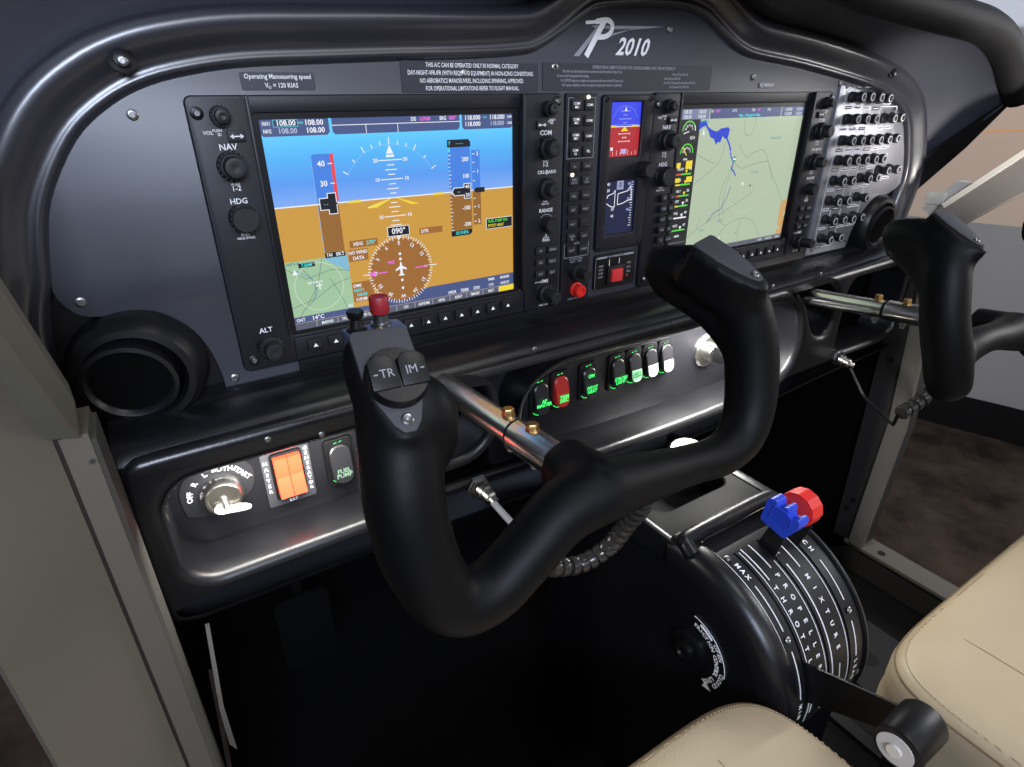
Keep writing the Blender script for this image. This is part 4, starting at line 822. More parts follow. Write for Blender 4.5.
# yoke cables
def cable(label, plug, path, coil, lead):
    t = thing('yoke_cable', label, 'cable', plug)
    g = G(); p = Vector(plug); g.lathe([(.0125,0),(.0125,.003),(.0105,.0035),(.0105,.006)], p, (0,-1,0), STEEL, 6); g.lathe([(.0085,.006),(.0085,.012),(.0070,.013),(.0070,.020),(.0050,.022),(.0045,.028)], p, (.2,-1,-.25), CHROME, 20); g.build('connector', t, 'silver threaded connector')
    g = G(); g.tube(path, lead, mat('grey_cable',(150,152,158),.3) if lead > .0025 else BLACK, 10, 6); g.build('cord', t)
    C = catmull(coil, 10); up = Vector((0,1,0)); P = []
    N = len(C)*4
    def at(u):
        f = u*(len(C)-1); i = min(int(f), len(C)-2); return C[i].lerp(C[i+1], f-i), (C[i+1]-C[i]).normalized()
    g = G()
    L = sum((C[i+1]-C[i]).length for i in range(len(C)-1)); turns = max(6, int(L/.0095))
    for k in range(turns):
        p, d = at((k+.5)/turns); g.lathe([(.0052,-.0036),(.0074,-.0032),(.0080,0),(.0074,.0032),(.0052,.0036)], p, d, mat('spiral_wrap',(52,49,45),.22), 14)
    g.tube(C, .0052, SLOT, 10); g.build('spiral_wrap', t, 'ribbed dark spiral wrap')
    return t
cable('grey yoke cable curving under the near yoke from a silver socket', (.0275,-.055,-.2520), [(.031,-.078,-.258),(.030,-.105,-.258),(.026,-.150,-.252),(.024,-.180,-.250),(.022,-.190,-.248)],
      [(.020,-.190,-.2470),(.050,-.192,-.2560),(.0740,-.198,-.2440),(.0830,-.206,-.2200),(.080,-.222,-.1900),(.060,-.240,-.150)], .0033)
cable('thin black cable with a spiral wrap hanging beneath the far yoke', (.6340,-.055,-.2580), [(.637,-.078,-.268),(.632,-.110,-.300),(.590,-.160,-.296),(.530,-.195,-.272),(.470,-.220,-.240),(.448,-.230,-.2170)],
      [(.448,-.232,-.2150),(.466,-.234,-.2110),(.486,-.236,-.2020),(.502,-.242,-.190)], .0020)

# ------------------------------------------------------------------ centre pedestal
t = thing('centre_pedestal', 'black centre pedestal with curved lever quadrant between the seats', 'pedestal', (.25,-.2,-.72))
PC = Vector((0,-.205,-.418)); RA = .116
def arc(a): return (PC.y - math.sin(a), PC.z + math.cos(a))     # a = 0 is up, grows towards the cabin
g = G(); sec = [(.168,.100),(.1695,.1130),(.1735,.1205),(.1800,.1235),(.1880,.1235),(.1930,.1215),(.1945,.1140),(.3055,.1140),(.3060,.1175),(.3075,.1190),(.3100,.1185),(.3115,.1160),(.3120,.1100),(.3120,.100)]
V = []; F = []; n = len(sec); angs = [math.radians(a) for a in range(-14,122,4)]
rows = [[(x, -.150+.0*r, PC.z+(r-.010 if r > .11 else .09)*1.0) for x, r in sec]]
rows = []
for a in angs:
    rows.append([(x, PC.y-r*math.sin(a), PC.z+r*math.cos(a)) for x, r in sec])
rows.append([(x, PC.y-r*math.sin(angs[-1]), -.74) for x, r in sec])
for r in rows: V += r
for i in range(len(rows)-1):
    for k in range(n-1): a = i*n+k; F.append((a,a+1,a+1+n,a+n))
g.add(V, F, CONS)
side = [(PC.y-.100*math.sin(a), PC.z+.100*math.cos(a)) for a in angs]
for x in (.168,.312):
    S_ = [(x,y,z) for y,z in side] + [(x, side[-1][0],-.74),(x,.02,-.74),(x,.02,-.36),(x,-.12,-.335)]
    g.add(S_, [tuple(range(len(S_)))], CONS)
g.build('pedestal_body', t, ang=50)
# upper rim and shelf between console and quadrant
g = G(); g.tube([(.1760,-.205,-.3000),(.1775,-.194,-.2950),(.1840,-.190,-.2930),(.25,-.189,-.2930),(.300,-.190,-.2930),(.3090,-.194,-.2950),(.3110,-.205,-.3000)], .0080, CONS, 14, 4); g.build('rim', t)
SHF = mat('shelf_black', (9,9,11), .55, spec=.10)
g = G(); g.sheet([rr(.172,-.186,.330,-.046,.004), rr(.196,-.142,.306,-.062,.016,5)], SHF, -.302, -.318, .003, 2, A='z')
g.box(.19,.31,-.15,-.05,-.345,-.338,SLOT); g.box(.172,.180,-.19,-.03,-.42,-.300,CONS,.003); g.box(.318,.330,-.19,-.03,-.42,-.300,CONS,.003); g.build('shelf', t, 'sloping shelf with a rounded pocket')
# quadrant plate in strips between the lever slots
def strip(x0, x1, a0, a1, m, r=.0, th=.003, g=None):
    g = g or G(); V = []; F = []; N = 28
    for i in range(N+1):
        a = a0+(a1-a0)*i/N
        for x, rad in ((x0,RA+r-th),(x0,RA+r),(x1,RA+r),(x1,RA+r-th)): V.append((x, PC.y-rad*math.sin(a), PC.z+rad*math.cos(a)))
    for i in range(N):
        for k in range(3): a = i*4+k; F.append((a,a+4,a+5,a+1))
    g.add(V, F, m); return g
a0, a1 = math.radians(-4), math.radians(104)
QP = mat('quadrant_plate_black', (24,24,26), .38, bump=.05)
g = G()
SL = [(.2130,.2155),(.2470,.2495),(.2810,.2840)]; xs_ = [.1960]+[v for s_ in SL for v in s_]+[.3040]
for i in range(0,len(xs_),2): strip(xs_[i], xs_[i+1], a0, a1, QP, 0, .003, g)
strip(.1960,.3040,a0,math.radians(8),QP,.0002,.003,g); strip(.1960,.3040,math.radians(95),a1,QP,.0002,.003,g); strip(.196,.304,a0,a1,SLOT,-.0035,.001,g)
g.build('quadrant_plate', t)
g = G()
def AM(x, a): # frame tangent to the arc; local x = screen right, local y = up the arc
    return Matrix.Translation((x, PC.y-(RA+.0006)*math.sin(a), PC.z+(RA+.0006)*math.cos(a))) @ Matrix(((1,0,0,0),(0,math.cos(a),-math.sin(a),0),(0,math.sin(a),math.cos(a),0),(0,0,0,1)))
def word(s_, x, a, step=4.0, h=.0047):
    for i, c in enumerate(s_):
        if c != ' ': g.text(c, 0, 0, h, WHT, 0, bold=.035, M=AM(x, math.radians(a+step*i)) @ Matrix.Rotation(-PI/2,4,'Z'))
def dash(x, b0, b1, w=.0011): strip(x-w/2, x+w/2, math.radians(b0), math.radians(b1), WHT, .0006, .0004, g)
dash(.1975,2,100,.0007)
word('MAX',.2050,14,3.2); dash(.2050,25,46); dash(.2050,55,78); word('MIN',.2050,82,3.2); dash(.2050,93,99)
dash(.2188,9,97,.0007); dash(.2235,8,26); word('THROTTLE',.2235,30,5.6); dash(.2235,76,92)
dash(.2350,8,22); word('PROPELLER',.2350,26,5.4); word('GOV',.2350,80,4)
dash(.2440,20,97,.0007); word('MAX',.2535,11,3.2); dash(.2535,24,86,.0013); word('MIN',.2535,89,3.2)
dash(.2650,8,28); word('MIXTURE',.2650,33,5.6); dash(.2650,75,96)
dash(.2785,14,97,.0007); word('RICH',.2920,12,4); dash(.2920,30,50); dash(.2920,60,78); word('LEAN',.2920,81,3.6); dash(.2920,96,99)
g.build('quadrant_lettering', t, flat=True)
for x, a in ((.2030,9),(.2050,50),(.2925,55),(.2985,90)):
    M = AM(x, math.radians(a)); k = G(); k.lathe([(.0032,0),(.0032,.0010),(.0020,.0016),(.0010,.0008)], M.translation, M.to_3x3() @ Vector((0,0,1)), STEEL, 12); k.build('screw', t)
# friction control
g = G(); fc = Vector((.168,-.2240,-.3980)); g.lathe([(.020,0),(.020,.004),(.016,.006),(.010,.006),(.010,.011),(.006,.012),(.005,.009)], fc, (-1,0,0), BLACK, 28); g.build('friction_knob', t)
g = G()
def side_text(s_, r, b0, step, h, m=WHT):
    for i, c in enumerate(s_):
        if c == ' ': continue
        a = math.radians(b0+step*i)   # angle measured from up towards the cabin (-y)
        c3 = Vector((fc.x-.0010, fc.y-r*math.sin(a), fc.z+r*math.cos(a)))
        rt = Vector((0,-math.cos(a),-math.sin(a))); upv = Vector((0,-math.sin(a),math.cos(a))); nz = rt.cross(upv)
        g.text(c, 0, 0, h, m, 0, bold=.04, M=Matrix(((rt.x,upv.x,nz.x,c3.x),(rt.y,upv.y,nz.y,c3.y),(rt.z,upv.z,nz.z,c3.z),(0,0,0,1))))
side_text('FRICTION CONTROL LEVER', .0330, 5, 6.3, .0042); side_text('OPEN', .0390, 45, 6, .0040); side_text('CLOSED', .0390, 90, 6, .0040)
pts = [(fc.x-.001, fc.y-.0425*math.sin(math.radians(a)), fc.z+.0425*math.cos(math.radians(a))) for a in range(0,96,6)]; g.tube(pts, .0004, WHT, 5)
pts = [(fc.x-.001, fc.y-.0390*math.sin(math.radians(a)), fc.z+.0390*math.cos(math.radians(a))) for a in range(12,41,6)]; g.tube(pts, .0010, WHT, 5)
def fp(r, a): a = math.radians(a); return (fc.x-.001, fc.y-r*math.sin(a), fc.z+r*math.cos(a))
g.add([fp(.0335,133),fp(.0435,133),fp(.0385,146)], [(0,1,2)], WHT)
g.build('friction_lettering', t, flat=True)

# levers (stand in the quadrant slots)
def lever(name, label, x, a, r1, m, w=.011, w2=None):
    t = thing(name, label, 'lever', (x, PC.y-RA*math.sin(a), PC.z+RA*math.cos(a)))
    d = Vector((0,-math.sin(a),math.cos(a))); s_ = Vector((0,-math.cos(a),-math.sin(a)))
    V = []; o = Vector((x,PC.y,PC.z))
    for r, ww in ((RA-.006,w),(r1,w*.85)):
        for sx, sg in ((-.0011,-1),(.0011,-1),(.0011,1),(-.0011,1)): V.append(o+Vector((sx,0,0))+d*r+s_*(ww*sg if sg < 0 or not w2 else w2*(1 if r < .15 else .5)))
    G().add(V, [(0,1,2,3),(4,7,6,5),(0,4,5,1),(1,5,6,2),(2,6,7,3),(3,7,4,0)], m).build('arm', t, flat=True)
    return t
aT = math.atan2(.193,.082)
tt = lever('throttle_lever', 'black throttle lever with fat round knob and white end cap pulled back', .2142, aT, .208, BLACK, .0110, .030)
kc = Vector((.180, PC.y-.2100*math.sin(aT), PC.z+.2100*math.cos(aT)))
g = G(); g.lathe([(.0150,0),(.0168,.0012),(.0172,.003),(.0172,.039),(.0160,.0415),(.0120,.0420)], kc, (1,0,0), BLACK, 36); g.lathe([(.0152,-.0002),(.0165,.0003)], kc, (1,0,0), BLACK, 36); kn = g.build('knob', tt)
g = G(); g.lathe([(.0128,-.0012),(.0128,.0005)], kc, (1,0,0), mat('cap_white',(205,200,195),.45), 30); g.lathe([(.0050,-.0034),(.0052,-.0012)], kc, (1,0,0), mat('cap_white2',(222,216,205),.4), 24); g.build('end_cap', kn, 'white round end cap')
aB = math.radians(14)
bt = lever('propeller_lever', 'black lever with a blue crown-shaped knob standing upright in the quadrant', .2482, aB, .150, BLACK, .010)
bp = [(-.2263,-.2478),(-.2232,-.2705),(-.2242,-.2725),(-.2480,-.2776),(-.2505,-.2768),(-.2593,-.2622),(-.2607,-.2575),(-.2606,-.2535),(-.2580,-.2510),(-.2550,-.2522),(-.2525,-.2552),(-.2495,-.2558),(-.2478,-.2530),(-.2480,-.2475),(-.2460,-.2448),(-.2430,-.2460),(-.2405,-.2510),(-.2383,-.2519),(-.2368,-.2500),(-.2360,-.2455),(-.2335,-.2436),(-.2290,-.2445)]
g = G(); g.prism(bp, BLUE, 'x', .2420, .2560, .0010); kn = g.build('knob', bt, 'blue crown-shaped knob', ang=50)
cxy = (sum(p[0] for p in bp)/len(bp), sum(p[1] for p in bp)/len(bp)-.002)
g = G(); inn = [(cxy[0]+(p[0]-cxy[0])*.62, cxy[1]+(p[1]-cxy[1])*.62) for p in [bp[21],bp[1],bp[3],bp[5],bp[8],bp[14]]]
g.prism(inn, mat('blue_plastic_dark',(38,68,196),.42), 'x', .2416, .2425); g.tube([(.2416,a,b) for a,b in inn+[inn[0]]], .0007, BLUE, 6); g.build('knob_inlay', kn)
aR = math.radians(17)
rt_ = lever('mixture_lever', 'black lever with a round red knurled knob behind the blue knob', .2825, aR, .146, BLACK, .006)
rc = Vector((.2700,-.2395,-.2630)); prof_r = 24; P = []
for k in range(96):
    a = 2*PI*k/96; r = .0174*(1+.014*math.cos(12*a)); P.append((rc.y+r*math.cos(a), rc.z+r*math.sin(a)))
g = G(); g.prism(P, RED, 'x', .2700, .2860, .0020); kn = g.build('knob', rt_, 'round red knurled knob', ang=50)
g = G(); g.lathe([(.0150,-.0004),(.0150,.0010),(.0135,.0012),(.0133,.0002)], rc, (1,0,0), mat('red_plastic_light',(240,62,52),.4), 32); g.build('knob_ring', kn)

# ------------------------------------------------------------------ seats
LEA = bpy.data.materials.new('cream_leather'); LEA.use_nodes = True; nt = LEA.node_tree; p = nt.nodes['Principled BSDF']
p.inputs['Roughness'].default_value = .5
tc = nt.nodes.new('ShaderNodeTexCoord'); vo = nt.nodes.new('ShaderNodeTexVoronoi'); vo.inputs['Scale'].default_value = 520; bu = nt.nodes.new('ShaderNodeBump'); bu.inputs['Strength'].default_value = .18; bu.inputs['Distance'].default_value = .0006
nz_ = nt.nodes.new('ShaderNodeTexNoise'); nz_.inputs['Scale'].default_value = 14; cr = nt.nodes.new('ShaderNodeValToRGB'); cr.color_ramp.elements[0].color = lin((176,158,128))+(1,); cr.color_ramp.elements[1].color = lin((192,175,145))+(1,)
nt.links.new(tc.outputs['Object'], vo.inputs['Vector']); nt.links.new(vo.outputs['Distance'], bu.inputs['Height']); nt.links.new(bu.outputs['Normal'], p.inputs['Normal'])
nt.links.new(tc.outputs['Object'], nz_.inputs['Vector']); nt.links.new(nz_.outputs['Fac'], cr.inputs['Fac']); nt.links.new(cr.outputs['Color'], p.inputs['Base Color'])
SEAM = mat('leather_seam', (120,102,76), .7); STI = mat('leather_stitch', (168,148,112), .7)
def seat(x0, x1, yf, zt, label, sx):
    t = thing('seat', label, 'seat', ((x0+x1)/2, yf-.25, zt-.14))
    yb = yf-.46; NX, NY = 60, 60; H = .105
    def top(u, v):          # u,v in -1..1
        e = 5.0
        r = (abs(u)**e+abs(v)**e)**(1/e)
        return r
    V = []; F = []
    cx, cy, hx, hy = (x0+x1)/2, (yf+yb)/2, (x1-x0)/2, (yf-yb)/2
    # superellipse rings from the centre of the top down the side
    rings = []; SEG = 96
    for k in range(1,15): rings.append((k/15*.93, 1.))
    prof_s = [(.955,.985),(.975,.95),(.99,.89),(1.0,.80),(1.0,.62),(.997,.5),(1.003,.4),(1.0,.15),(.98,.04),(.93,0)]
    rings += prof_s
    V.append((cx,cy,zt+.006))
    for (r, h) in rings:
        for s_ in range(SEG):
            a = 2*PI*s_/SEG; c, sn = math.cos(a), math.sin(a); ex = 2/8.
            ux = math.copysign(abs(c)**ex, c); uy = math.copysign(abs(sn)**ex, sn)
            pad = .006*(1-(r if r < 1 else 1)**2) if h == 1. else 0
            groove = -.0030*math.exp(-((r-.895)/.014)**2) if h == 1. else 0
            V.append((cx+hx*ux*r, cy+hy*uy*r, zt-H*(1-h)+pad+groove-(.004 if r > .9 and h == 1. else 0)))
    for s_ in range(SEG): F.append((0,1+s_,1+(s_+1)%SEG))
    for k in range(len(rings)-1):
        for s_ in range(SEG):
            a = 1+k*SEG+s_; b = 1+k*SEG+(s_+1)%SEG; F.append((a,a+SEG,b+SEG,b))
    G().add(V, F, LEA).build('cushion', t, 'cream leather cushion', ang=80)
    def ringpt(r, h, a, off):
        c, sn = math.cos(a), math.sin(a); ex = 2/8.
        ux = math.copysign(abs(c)**ex, c); uy = math.copysign(abs(sn)**ex, sn)
        return (cx+hx*ux*r, cy+hy*uy*r, zt-H*(1-h)+off)
    g = G(); R = [ringpt(.895,1.,2*PI*k/160,-.0016) for k in range(161)]; g.tube(R, .0009, SEAM, 6); g.build('seam', t)
    g = G(); R = [ringpt(.990,.89,2*PI*k/160,.0003) for k in range(161)]; g.tube(R, .0011, SEAM, 6); g.build('seam', t)
    g = G()
    for k in range(0,400,2):
        a = Vector(ringpt(.965,.968,2*PI*k/400,.0010)); b = Vector(ringpt(.965,.968,2*PI*(k+1)/400,.0010)); g.cyl(a, a.lerp(b,.8), .0005, STI, 5)
    g.build('stitching', t, kind='stuff')
    # cross seam on the top
    xm = sx
    g = G(); g.tube([(xm,yf-.012,zt-.003),(xm,yf-.06,zt+.0022),(xm,cy,zt+.0050),(xm,yb+.06,zt+.0022)], .0009, SEAM, 6, 4); g.build('seam', t)
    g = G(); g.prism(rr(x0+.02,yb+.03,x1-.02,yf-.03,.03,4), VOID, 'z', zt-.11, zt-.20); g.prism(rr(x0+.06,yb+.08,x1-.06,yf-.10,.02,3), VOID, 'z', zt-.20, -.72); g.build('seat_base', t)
    return t
seat(-.255, .1700, -.288, -.360, 'cream leather seat at the bottom centre, left of the throttle lever', .0790)
seat(.312, .770, -.322, -.408, 'cream leather seat at the right edge, beyond the throttle lever', .4150)

# ------------------------------------------------------------------ fuselage frames
t = thing('right_door_frame', 'grey metal door frame with bolt holes on the far right side', 'door frame', (.8,-.2,-.70))
g = G(); M = Matrix.Identity(4)
g.prism([(-.036,-.10),(-.088,-.10),(-.112,-.405),(-.105,-.66),(-.052,-.70)], FRD, 'x', .797, .830, .002)
g.prism([(-.066,-.10),(-.090,-.10),(-.114,-.405),(-.107,-.665),(-.083,-.665),(-.088,-.405)], FRL, 'x', .790, .800, .002); g.build('post', t)
g = G(); g.prism([(-.052,-.664),(-.62,-.664),(-.62,-.725),(-.052,-.725)], FRD, 'x', .797, .835, .002); g.box(.790,.835,-.62,-.075,-.668,-.660,FRL,.002); g.build('sill', t)
g = G(); g.prism([(-.050,-.085),(-.066,-.052),(-.150,.035),(-.30,.165),(-.335,.14),(-.20,.01),(-.120,-.055),(-.088,-.085)], FRB, 'x', .796, .826, .003); g.prism([(-.066,-.052),(-.150,.035),(-.30,.165),(-.305,.161),(-.155,.030),(-.071,-.057)], CARW, 'x', .7945, .830, .001); g.build('diagonal_beam', t, 'grey sloping beam with its lit upper edge painted cream')  # cream strip paints the light caught along the grey beam's upper edge
g = G(); g.prism([(-.0386,-.0620),(-.0734,-.0202),(-.0960,-.0220),(-.0800,-.0500),(-.060,-.078)], CARW, 'x', .803, .822, .002); g.box(.800,.804,-.066,-.040,-.055,-.038,CARW,.001); g.build('gusset', t, 'off-white folded gusset plate')
for y, z in ((-.060,-.30),(-.068,-.5790),(-.062,-.60)):
    k = G(); k.lathe([(.0055,0),(.0055,.0004)], (.7964,y,z), (-1,0,0), SLOT, 14); k.build('bolt_hole', t)
for y in (-.135,-.36): k = G(); k.lathe([(.0065,0),(.0065,.0006)], (.808,y,-.6599), (0,0,1), SLOT, 14); k.build('bolt_hole', t)
BM = {'A0': (-0.2479, -0.1, -0.0595), 'A0b': (-0.2501, -0.1, -0.0796), 'A1': (-0.2487, -0.2, 0.0633), 'R0': (-0.2512, -0.103, -0.0804), 'R1': (-0.2549, -0.2, 0.0449), 'B0': (-0.2648, -0.105, -0.0761), 'B1': (-0.2601, -0.2, 0.0292)}
t = thing('left_door_frame', 'grey painted door post and sloping beam at the left edge of the photo', 'door frame', (-.26,-.12,-.70))
g = G(); g.prism([(-.2475,-.1000),(-.2620,-.1000),(-.2620,-.0600),(-.2475,-.0600)], GREYP, 'z', -.080, -.76, .001); g.prism([(-.2475,-.0990),(-.2450,-.0960),(-.2450,-.060),(-.2475,-.060)], GREYD, 'z', -.085, -.76); g.build('post', t)
g = G(); g.box(-.2638,-.2618,-.1010,-.06,-.76,-.075,GAP); g.build('door_seal', t, 'dark brown seal line')
g = G(); P = [(-.2637,-.1020),(-.3120,-.1500),(-.3150,-.1470),(-.2637,-.0950)]; g.prism(P, GREYS, 'z', .10, -.80, .001); g.build('skin_panel', t, 'flat grey skin panel')
g = G()
A0, A1 = Vector(BM['A0']), Vector(BM['A1']); A2 = Vector(BM['A0b']); R0, R1 = Vector(BM['R0']), Vector(BM['R1']); B0, B1 = Vector(BM['B0']), Vector(BM['B1']); bk = Vector((-.004,.030,0))
g.add([A0,A1,R1,R0,B1,B0,A0+bk,A1+bk,B1+bk,B0+bk], [(0,1,2,3),(3,2,4,5),(0,6,7,1),(5,4,8,9),(0,3,5,9,6),(1,7,8,4,2),(6,9,8,7)], GREY); g.build('sloping_beam', t, 'grey sloping beam', ang=20)
k = G(); k.lathe([(.0016,0),(.0016,.0010)], (-.2500,-.100,-.098), (0,-1,0), STEEL, 10); k.build('rivet', t)

# dark interior around the footwell
def struct(name, g, **k):
    o = g.build(name, None, **k); o['kind'] = 'structure'; return o
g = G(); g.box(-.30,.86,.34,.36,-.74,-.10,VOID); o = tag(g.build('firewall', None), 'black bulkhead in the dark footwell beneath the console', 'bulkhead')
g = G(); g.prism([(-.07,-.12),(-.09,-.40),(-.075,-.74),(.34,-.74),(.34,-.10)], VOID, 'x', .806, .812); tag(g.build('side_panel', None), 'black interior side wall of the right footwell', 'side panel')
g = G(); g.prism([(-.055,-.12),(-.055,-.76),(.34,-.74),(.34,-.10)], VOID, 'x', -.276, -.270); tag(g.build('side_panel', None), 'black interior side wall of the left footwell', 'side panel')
g = G(); g.box(-.262,.80,-.95,.34,-.745,-.722,CARB,.002); tag(g.build('cockpit_floor', None), 'black rubber cockpit floor under the seats', 'cockpit floor')
t = thing('seat_rail', 'black slotted seat rail on the cockpit floor beside the right seat', 'seat rail', (.56,-.25,-.722))
g = G(); g.prism(rr(.480,-.62,.545,-.10,.008,3), mat('rail_black',(16,16,17),.6), 'z', -.712, -.722, .002); g.prism(rr(.560,-.60,.690,-.12,.02,4), mat('rail_black2',(16,16,17),.6), 'z', -.708, -.722, .003); g.build('rail', t)
for y in (-.18,-.30,-.42): k = G(); k.prism(rr(.500,y-.035,.525,y+.035,.012,5), SLOT, 'z', -.7115, -.7119); k.build('slot', t)
for y in (-.20,-.34): k = G(); k.prism(rr(.605,y-.045,.630,y+.045,.012,5), SLOT, 'z', -.7075, -.7079); k.build('slot', t)
# rudder pedals, barely lit
for i, (x, s_) in enumerate(((.045,'left'),(-.13,'right'))):
    t = thing('rudder_pedal', 'dark rudder pedal plate deep in the footwell, %s' % ('nearer the pedestal' if i == 0 else 'further from the pedestal'), 'pedal', (x,.16,-.60))
    g = G(); g.prism(rr(x-.035,-.62,x+.035,-.50,.01,3), mat('pedal_dark',(30,30,32),.4,metal=.6), 'y', .160, .166, .001); g.build('plate', t)
    g = G(); g.cyl((x,.166,-.52),(x,.30,-.40),.008,VOID); g.build('arm', t)
# white strip
g = G(); g.prism([(-.2372,-.430),(-.2330,-.430),(-.2450,-.560),(-.2460,-.640),(-.2520,-.625),(-.2500,-.560)], CARW, 'y', .098, .101); tag(g.build('trim_strip', None), 'thin white torn strip hanging behind the left door post', 'strip')
# wires under the near yoke
g = G(); g.tube([(.176,-.02,-.330),(.195,-.02,-.362),(.214,-.02,-.384),(.216,-.018,-.412),(.214,-.018,-.420)], .0012, STEEL, 6, 5); g.ball((.2145,-.020,-.422), .004, BRASS, 8)
tag(g.build('loose_wire', None), 'thin loose wire with a small brass end hanging under the console', 'wire')

# ------------------------------------------------------------------ the hall around the simulator
def noise_mat(name, stops, scale, rough, detail=8, bump=.0, bsc=200):
    m = bpy.data.materials.new(name); m.use_nodes = True; nt = m.node_tree; p = nt.nodes['Principled BSDF']; p.inputs['Roughness'].default_value = rough; p.inputs['Specular IOR Level'].default_value = .2
    tc = nt.nodes.new('ShaderNodeTexCoord'); n = nt.nodes.new('ShaderNodeTexNoise'); n.inputs['Scale'].default_value = scale; n.inputs['Detail'].default_value = detail; n.inputs['Roughness'].default_value = .65
    cr = nt.nodes.new('ShaderNodeValToRGB'); cr.color_ramp.elements[0].position = .36; cr.color_ramp.elements[1].position = .66
    cr.color_ramp.elements[0].color = lin(stops[0])+(1,); cr.color_ramp.elements[1].color = lin(stops[1])+(1,)
    nt.links.new(tc.outputs['Object'], n.inputs['Vector']); nt.links.new(n.outputs['Fac'], cr.inputs['Fac']); nt.links.new(cr.outputs['Color'], p.inputs['Base Color'])
    if bump:
        n2 = nt.nodes.new('ShaderNodeTexNoise'); n2.inputs['Scale'].default_value = bsc; b = nt.nodes.new('ShaderNodeBump'); b.inputs['Strength'].default_value = bump
        nt.links.new(tc.outputs['Object'], n2.inputs['Vector']); nt.links.new(n2.outputs['Fac'], b.inputs['Height']); nt.links.new(b.outputs['Normal'], p.inputs['Normal'])
    return m
CARPET = noise_mat('brown_carpet', ((40,33,29),(84,71,62)), 5., .95, bump=.5, bsc=300)
g = G(); g.box(-3.2,3.4,-3.5,3.2,-1.08,-1.05,CARPET); struct('floor', g)
# curved wall: follows points (2.207,.425) and (2.318,.070) at the floor
wallp = [(-2.05,.30),(-2.02,1.10),(-1.55,1.90),(-.75,2.38),(.25,2.52),(1.15,2.30),(1.75,1.75),(1.95,1.30),(2.10,.85),(2.207,.425),(2.318,.070),(2.38,-.35),(2.38,-.9),(2.28,-1.6),(2.05,-2.3),(1.7,-2.9)]
wp = [(p.x,p.y) for p in catmull([(x,y,0) for x,y in wallp],5)]
def curved(z0, z1, m, d=0., lean=0., nz=1):
    V = []; F = []
    for (x, y) in wp:
        for k in range(nz+1):
            u = k/nz; s_ = (d+lean*u)/math.hypot(x-.25,y); V.append((x+(x-.25)*s_, y+y*s_, z0+(z1-z0)*u))
    n = nz+1
    for i in range(len(wp)-1):
        for k in range(nz): a = i*n+k; F.append((a,a+n,a+n+1,a+1))
    return G().add(V, F, m)
struct('wall_right', curved(-1.05,-.305, mat('wall_grey',(186,185,183),.8,bump=.1,bscale=40)))
struct('baseboard_right', curved(-1.05,-.915, mat('skirting_black',(14,14,16),.5), -.02))
# projection screen
PS = bpy.data.materials.new('projected_apron'); PS.use_nodes = True; nt = PS.node_tree; p = nt.nodes['Principled BSDF']
tc = nt.nodes.new('ShaderNodeTexCoord'); sp = nt.nodes.new('ShaderNodeSeparateXYZ'); mr = nt.nodes.new('ShaderNodeMapRange'); mr.inputs['From Min'].default_value = -.305; mr.inputs['From Max'].default_value = 1.2
cr = nt.nodes.new('ShaderNodeValToRGB'); nt.links.new(tc.outputs['Object'], sp.inputs['Vector'])
nn = nt.nodes.new('ShaderNodeTexNoise'); nn.inputs['Scale'].default_value = 9; ma = nt.nodes.new('ShaderNodeMath'); ma.operation = 'MULTIPLY_ADD'; ma.inputs[1].default_value = .030; 
nt.links.new(tc.outputs['Object'], nn.inputs['Vector']); nt.links.new(nn.outputs['Fac'], ma.inputs[0]); nt.links.new(sp.outputs['Z'], ma.inputs[2]); nt.links.new(ma.outputs[0], mr.inputs['Value']); nt.links.new(mr.outputs['Result'], cr.inputs['Fac'])
def zf(z): return (z+.015+.305)/1.505
el = cr.color_ramp.elements; el[0].position = 0; el[0].color = lin((150,134,122))+(1,); el[1].position = 1; el[1].color = lin((160,175,205))+(1,)
for z, c in ((.05,(168,146,132)),(.195,(190,170,158)),(.200,(206,200,196)),(.215,(206,200,196)),(.220,(160,150,142)),(.238,(150,146,142)),(.242,(96,98,98)),(.262,(110,112,114)),(.275,(186,190,202)),(.5,(180,188,208))):
    e = el.new(zf(z)); e.color = lin(c)+(1,)
p.inputs['Base Color'].default_value = (.05,.05,.05,1); nt.links.new(cr.outputs['Color'], p.inputs['Emission Color']); p.inputs['Emission Strength'].default_value = 1.0
t = thing('projection_screen', 'large curved projection screen showing a tan airfield apron under pale sky', 'screen', (2.25,.3,0))
g = curved(-.305,1.6,PS,.0,0,8); g.build('screen_surface', t)
V = []; F = []
for i, (x, y) in enumerate(wp):
    s_ = -.006/math.hypot(x-.25,y); z = -.016-(y-.36)*.060; V += [(x+(x-.25)*s_,y+y*s_,z-.003),(x+(x-.25)*s_,y+y*s_,z+.003)]
for i in range(len(wp)-1): F.append((2*i,2*i+2,2*i+3,2*i+1))
G().add(V, F, glow((196,150,96),.9)).build('taxi_line', t, 'thin yellow painted taxi line in the projected image')

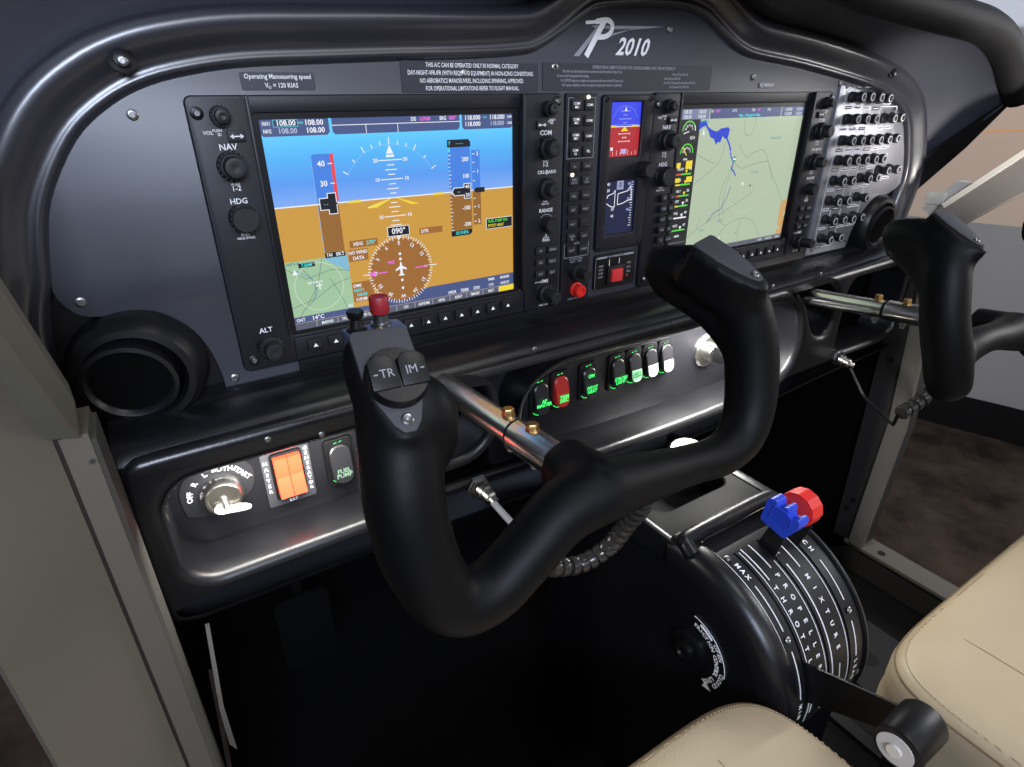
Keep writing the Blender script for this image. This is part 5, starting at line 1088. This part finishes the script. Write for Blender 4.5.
# ------------------------------------------------------------------ lights
def area(name, loc, target, sx, sy, e, col=(1,1,1)):
    l = bpy.data.lights.new(name, 'AREA'); l.shape = 'RECTANGLE'; l.size = sx; l.size_y = sy; l.energy = e; l.color = col
    o = bpy.data.objects.new(name, l); COL.objects.link(o); o.location = loc
    o.rotation_euler = (Vector(target)-Vector(loc)).to_track_quat('-Z','Y').to_euler(); return o
area('hall_light', (-.40,-1.22,.47), (-.20,0,.06), .50, .32, 16, (.70,.79,1.))
area('hall_light', (.5,-2.2,.9), (.4,0,0), 1.6, .8, 8, (1.,.97,.92))
area('hall_light', (2.0,-.80,.35), (.6,0,.05), .5, .5, 9, (1.,.98,.97))
area('ceiling_light', (.7,-.95,1.9), (.6,-.4,-.4), .7, .7, 10, (1.,.98,.95))
area('map_light', (.40,-.045,-.1620), (.40,-.040,-.30), .16, .010, 1.8, (1.,.98,.95))
sl = bpy.data.lights.new('hood_fill_spot', 'SPOT'); sl.energy = 30; sl.spot_size = math.radians(38); sl.spot_blend = .9; sl.shadow_soft_size = .03; sl.color = (1.,.95,.90)  # added fill spot, not a cockpit lamp; brightens the hood's right underside
so = bpy.data.objects.new('hood_fill_spot', sl); COL.objects.link(so); so.location = (.66,-.60,-.12); so.rotation_euler = (Vector((.80,-.06,.115))-Vector((.66,-.60,-.12))).to_track_quat('-Z','Y').to_euler()
area('map_light', (-.135,-.045,-.1680), (-.135,-.040,-.30), .14, .010, .55, (1.,.98,.92))
w = bpy.data.worlds.new('hall_ambient'); w.use_nodes = True; w.node_tree.nodes['Background'].inputs[0].default_value = (.62,.66,.75,1); w.node_tree.nodes['Background'].inputs[1].default_value = .10; SC.world = w

# ------------------------------------------------------------------ camera
cam = bpy.data.cameras.new('camera'); co = bpy.data.objects.new('camera', cam); COL.objects.link(co); SC.camera = co
yaw, pit, rol, FL = .5582684, -.4553093, -.0083353, 587.3218
f = Vector((math.sin(yaw)*math.cos(pit), math.cos(yaw)*math.cos(pit), math.sin(pit))); r = f.cross(Vector((0,0,1))).normalized(); u = r.cross(f)
r2 = r*math.cos(rol)+u*math.sin(rol); u2 = -r*math.sin(rol)+u*math.cos(rol)
co.matrix_world = Matrix(((r2.x,u2.x,-f.x,-.1948177),(r2.y,u2.y,-f.y,-.4769312),(r2.z,u2.z,-f.z,.0925185),(0,0,0,1)))
cam.sensor_width = 36; cam.lens = FL/1024*36; cam.clip_start = .01; cam.clip_end = 50
SC.view_settings.view_transform = 'Standard'; SC.view_settings.look = 'None'
